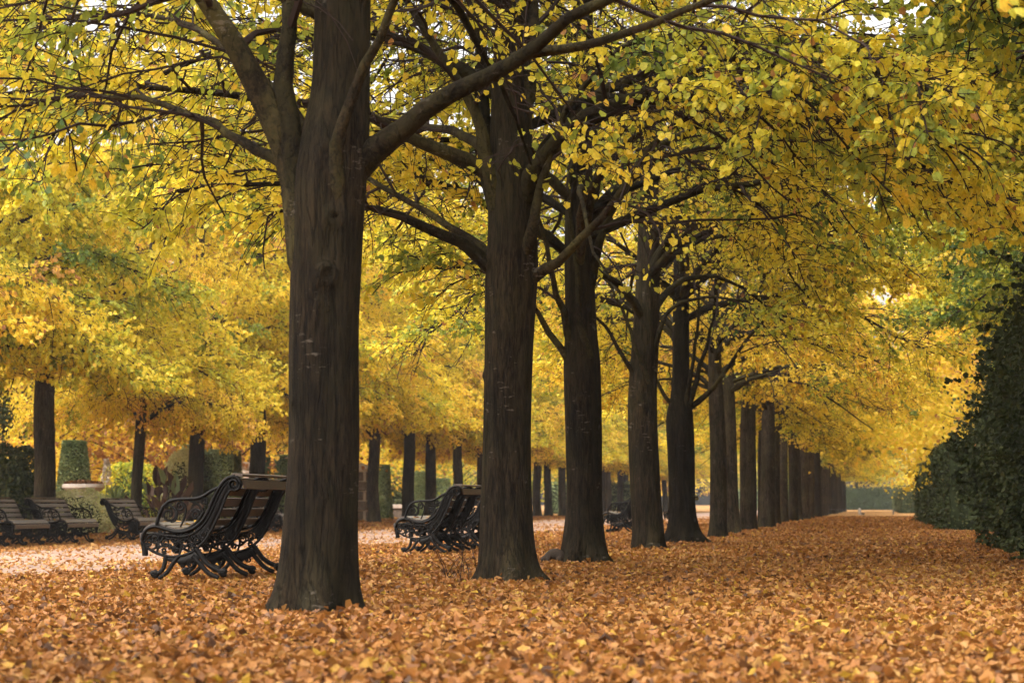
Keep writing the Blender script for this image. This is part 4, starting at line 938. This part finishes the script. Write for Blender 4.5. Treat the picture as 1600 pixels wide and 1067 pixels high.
def make_bench():
    root = empty('park_bench', (0, 0, 0))
    fm = frame_mesh(True).mesh('frame', [M['iron']]); am = arm_mesh().mesh('armrest', [M['iron']])
    for y in (-BL / 2, 0, BL / 2):
        o = bpy.data.objects.new('frame', fm); COL.objects.link(o); o.parent = root; o.location = (0, y, 0)
    for y in (-BL / 2, BL / 2):
        o = bpy.data.objects.new('armrest', am); COL.objects.link(o); o.parent = root; o.location = (0, y, 0)
    up = smooth_curve(UP, 120); seg = np.concatenate([[0], np.cumsum(np.linalg.norm(np.diff(up, axis=0), axis=1))]); tot = seg[-1]
    def on(s):
        k = min(np.searchsorted(seg, s), 118); k = max(k, 1); t = up[k + 1] - up[k - 1]; t /= np.linalg.norm(t); nn = np.array([t[1], -t[0]]); return up[k], t, nn
    mb = MB(); s = .07; bw = .100
    E = BL / 2 - .012
    for i in range(5):     # back boards
        c, t, nn = on(s + bw / 2); nn = nn if nn[1] > 0 or nn[0] > 0 else -nn
        slat(mb, c + np.array([.012, .008]), t, bw - .012, .024, -E, E); s += bw + .014
    slat(mb, UP[0] + np.array([-.02, .016]), (1, .1), .11, .024, -E, E)
    slat(mb, UP[0] + np.array([-.075, -.075]), (.25, 1), .085, .022, -E + .05, E - .05)
    mb.obj('backrest', [M['wood']], root, smooth=False)
    mb = MB(); s += .05
    while s < tot - .10:
        c, t, nn = on(s + .04); slat(mb, c + np.array([0, .024]), t, .074, .026, -E, E); s += .084
    slat(mb, (UP[-2] + UP[-1]) / 2 + np.array([.02, .03]), (0.1, 1), .085, .024, -E, E)
    mb.obj('seat', [M['wood_wet']], root, smooth=False)
    return root
bench = make_bench()
BENCHES = [(-6.46, 20.2, PI, 'nearest black iron and timber bench, seen from behind, cut off by the largest trunk'),
           (-6.5, 31.1, PI, 'black iron and timber bench seen from behind, its far end hidden by the second trunk'),
           (-6.5, 34.1, PI, 'bench immediately beyond the second one, a black frame showing beside the second trunk'),
           (-6.45, 54.2, PI, 'distant black bench seen from behind between the third and fourth trunks'),
           (-6.5, 70.4, PI, 'small far black bench visible between the fourth and fifth trunks'),
           (-17.75, 41.65, 0, 'bench cut by the left picture edge, facing the path with pale wet slats'),
           (-17.75, 44.5, 0, 'bench facing the path in front of the variegated shrub, touching the edge-cut bench'),
           (-17.75, 49.05, 0, 'bench facing the path alone, in front of the spiky plant and slender leaning lime'),
           (-17.75, 61.3, 0, 'small bench facing the path, almost hidden between the nearest bench and the largest trunk')]
for i, (x, y, rz, lab) in enumerate(BENCHES):
    b = bench if i == 0 else link_copy(bench)
    b.location = (x, y, float(gz(x, y)) + .04); b.rotation_euler = (0, 0, rz)
    tag(b, lab, 'bench', 'ornate cast iron benches beside the central path')

# ------------------------------------------------------------------ squirrel
def blob(name, chains, m, parent=None, vox=.009):
    mb = MB()
    for pts, rad in chains:
        n = max(8, len(pts) * 4); q = smooth_curve(np.column_stack([np.array(pts, float), np.array(rad, float)]), n)
        tubes(mb, q[:, :3], np.maximum(q[:, 3], .003), 12, cap=True)
    o = mb.obj(name, [m], parent)
    r = o.modifiers.new('remesh', 'REMESH'); r.mode = 'VOXEL'; r.voxel_size = vox; r.use_smooth_shade = True
    s = o.modifiers.new('smooth', 'SMOOTH'); s.factor = .5; s.iterations = 4
    return o
sq = empty('squirrel', (float(at(866, 880, 25.25)[0]), 25.25, 0), .05)
body = [([(.14, 0, .035), (.11, 0, .065), (.05, 0, .105), (-.01, 0, .115), (-.06, 0, .095), (-.095, 0, .07), (-.125, 0, .052), (-.15, 0, .040), (-.163, 0, .034)],
         [.02, .055, .068, .066, .054, .042, .037, .026, .010]),
        ([(-.055, -.035, .08), (-.075, -.042, .035), (-.09, -.045, .006)], [.026, .015, .010]), ([(-.055, .035, .08), (-.075, .042, .035), (-.09, .045, .006)], [.026, .015, .010]),
        ([(.09, -.04, .07), (.055, -.055, .045), (.09, -.058, .018), (.04, -.058, .008)], [.04, .03, .015, .011]), ([(.09, .04, .07), (.055, .055, .045), (.09, .058, .018), (.04, .058, .008)], [.04, .03, .015, .011]),
        ([(-.118, -.022, .075), (-.112, -.028, .100)], [.012, .006]), ([(-.118, .022, .075), (-.112, .028, .100)], [.012, .006])]
blob('body', body, M['fur'], sq)
blob('tail', [([(.13, 0, .04), (.19, 0, .055), (.26, 0, .05), (.33, 0, .035)], [.018, .038, .042, .012])], M['fur_pale'], sq)
for s in (-1, 1):
    bm = bmesh.new(); bmesh.ops.create_uvsphere(bm, u_segments=10, v_segments=8, radius=.006); bmesh.ops.translate(bm, verts=bm.verts, vec=(-.137, s * .027, .056)); bm_obj('eye', bm, M['iron'], sq)
tag(sq, 'grey squirrel nosing head down in the fallen leaves at the foot of the third trunk', 'squirrel')

# ------------------------------------------------------------------ fallen leaves
rng = np.random.default_rng(77)
def litter(name, bands, label):
    mb = MB(); X, Y = [], []
    for (y0, y1, dens) in bands:
        W = lambda y: (-.47 * y - 2.5, np.minimum(.075 * y + 2.0, 6.0))
        n = int((y1 - y0) * (W(y1)[1] - W(y1)[0]) * dens)
        y = rng.uniform(y0, y1, n); x = W(y1)[0] + (W(y1)[1] - W(y1)[0]) * rng.random(n)
        lo, hi = W(y); ok = (x > lo) & (x < hi) & ~((x > 2.1) & (y > 24) & ((y < 38.2) | (y > 59.7)))
        x, y = x[ok], y[ok]
        edge = np.minimum(x - PX0, PX1 - x) + .9 * np.sin(y * .35) + .5 * np.sin(y * 1.1 + 2) + rng.normal(0, .5, len(x))
        keep = rng.random(len(x)) < np.where(edge > .6, .08, np.where(edge > -.2, .55, 1.0))
        X.append(x[keep]); Y.append(y[keep])
    X = np.concatenate(X); Y = np.concatenate(Y); n = len(X)
    pile = .5 + .5 * np.sin(X * 1.3 + 2 * np.sin(Y * .5)) * np.sin(Y * .9 + X * .6)
    Z = gz(X, Y) + .006 + rng.random(n) * (.022 + .03 * pile)
    for (bx, by, rz, _l) in BENCHES[:8]:     # the litter lies thin under the benches
        under = (np.abs(X - bx) < .62) & (np.abs(Y - by) < 1.25); Z = np.where(under, gz(X, Y) + .004 + .012 * rng.random(n), Z)
    onp = (X > PX0 + .5) & (X < PX1 - .5)
    a = rng.uniform(0, 6.28, n); d = np.stack([np.cos(a), np.sin(a), rng.normal(0, .28, n)], -1)
    nm = np.stack([rng.normal(0, .5, n), rng.normal(0, .5, n), np.full(n, 1.0)], -1)
    t = rng.random(n); t = np.where(t < .12, t * 1.3, np.where(t < .80, .2 + (t - .12) * .70, .62 + (t - .80) * 1.45))
    lowf = vnoise(rng, np.stack([X * .8, Y * .35, 0 * X], -1), 1.6); t = np.clip(t + np.where(t < .8, .16 * lowf, 0), 0, 1); t = np.where(onp, np.where(rng.random(n) < .35, .45, .70 + .08 * rng.random(n)), t)
    size = rng.uniform(.025, .062, n) * (1 + np.clip((Y - 30) / 90, 0, .6))
    leaves(mb, np.stack([X, Y, Z], -1), d, nm, size, t, 0, rng.normal(1.0, 1.8, n), jit=.13, rng=rng)
    extras(mb)
    o = mb.obj(name, [M['litter_leaf']], smooth=False); tag(o, label, 'fallen leaves', kind='stuff'); return o, n
def extras(mb):
    # leaves drifted against the nearer trunks, and a few lying on the bench seats
    P = []
    for (cx_, cy2, r, nn) in ((-3.70, 13.66, .30, 520), (-3.36, 19.3, .30, 420), (-3.5, 25.4, .29, 300), (-3.64, 33.7, .28, 200), (-3.56, 39.1, .33, 200)):
        a = rng.uniform(0, 6.28, nn); q = r + rng.exponential(.16, nn)
        P.append(np.stack([cx_ + q * np.cos(a), cy2 + q * np.sin(a), -.03 + rng.random(nn) * .07 * np.exp(-(q - r) / .15)], -1))
    P = np.concatenate(P); n = len(P)
    leaves(mb, P, rng.normal(0, 1, (n, 3)) * [1, 1, .45], rng.normal(0, .5, (n, 3)) + [0, 0, 1], rng.uniform(.035, .08, n), rng.uniform(.12, .8, n), 0, rng.normal(1, 1.8, n), jit=.13, rng=rng)
    for (bx, by, rz, _l), nn in zip(BENCHES[:8], (22, 14, 8, 8, 0, 40, 40, 30)):
        u = rng.uniform(-.06, .30, nn); z = np.interp(u, [-.078, .012, .108, .216, .312], [.483, .449, .443, .471, .494]) + .042
        sgn = 1 if rz == 0 else -1
        x = bx + sgn * u; y = by + rng.uniform(-.85, .85, nn)
        leaves(mb, np.stack([x, y, gz(x, y) + z + .046], -1), rng.normal(0, 1, (nn, 3)) * [1, 1, .1], rng.normal(0, .2, (nn, 3)) + [0, 0, 1], rng.uniform(.04, .08, nn), rng.uniform(.5, .95, nn), 0, .8, jit=.05, rng=rng)
o, n = litter('fallen_leaves', [(3, 7, 700), (7, 14, 1250), (14, 26, 700), (26, 45, 290), (45, 75, 100), (75, 130, 28)], 'thick carpet of fallen orange, tan and yellow leaves on the ground')
print('litter', n, 'faces', sum(len(o.data.polygons) for o in scene.objects if o.type == 'MESH'))

# ------------------------------------------------------------------ damp autumn air
bm = bmesh.new(); bbox(bm, -130, 70, -25, 330, -1.2, 27)
m, nt, out = mat('haze'); pv = nt.nodes.new('ShaderNodeVolumePrincipled')
pv.inputs['Color'].default_value = (.92, .94, .97, 1); pv.inputs['Density'].default_value = .00028; pv.inputs['Anisotropy'].default_value = .2
nt.links.new(pv.outputs[0], out.inputs['Volume'])
hz = bm_obj('haze', bm, m); hz['kind'] = 'stuff'; hz['label'] = 'thin damp autumn haze filling the park'; hz['category'] = 'haze'
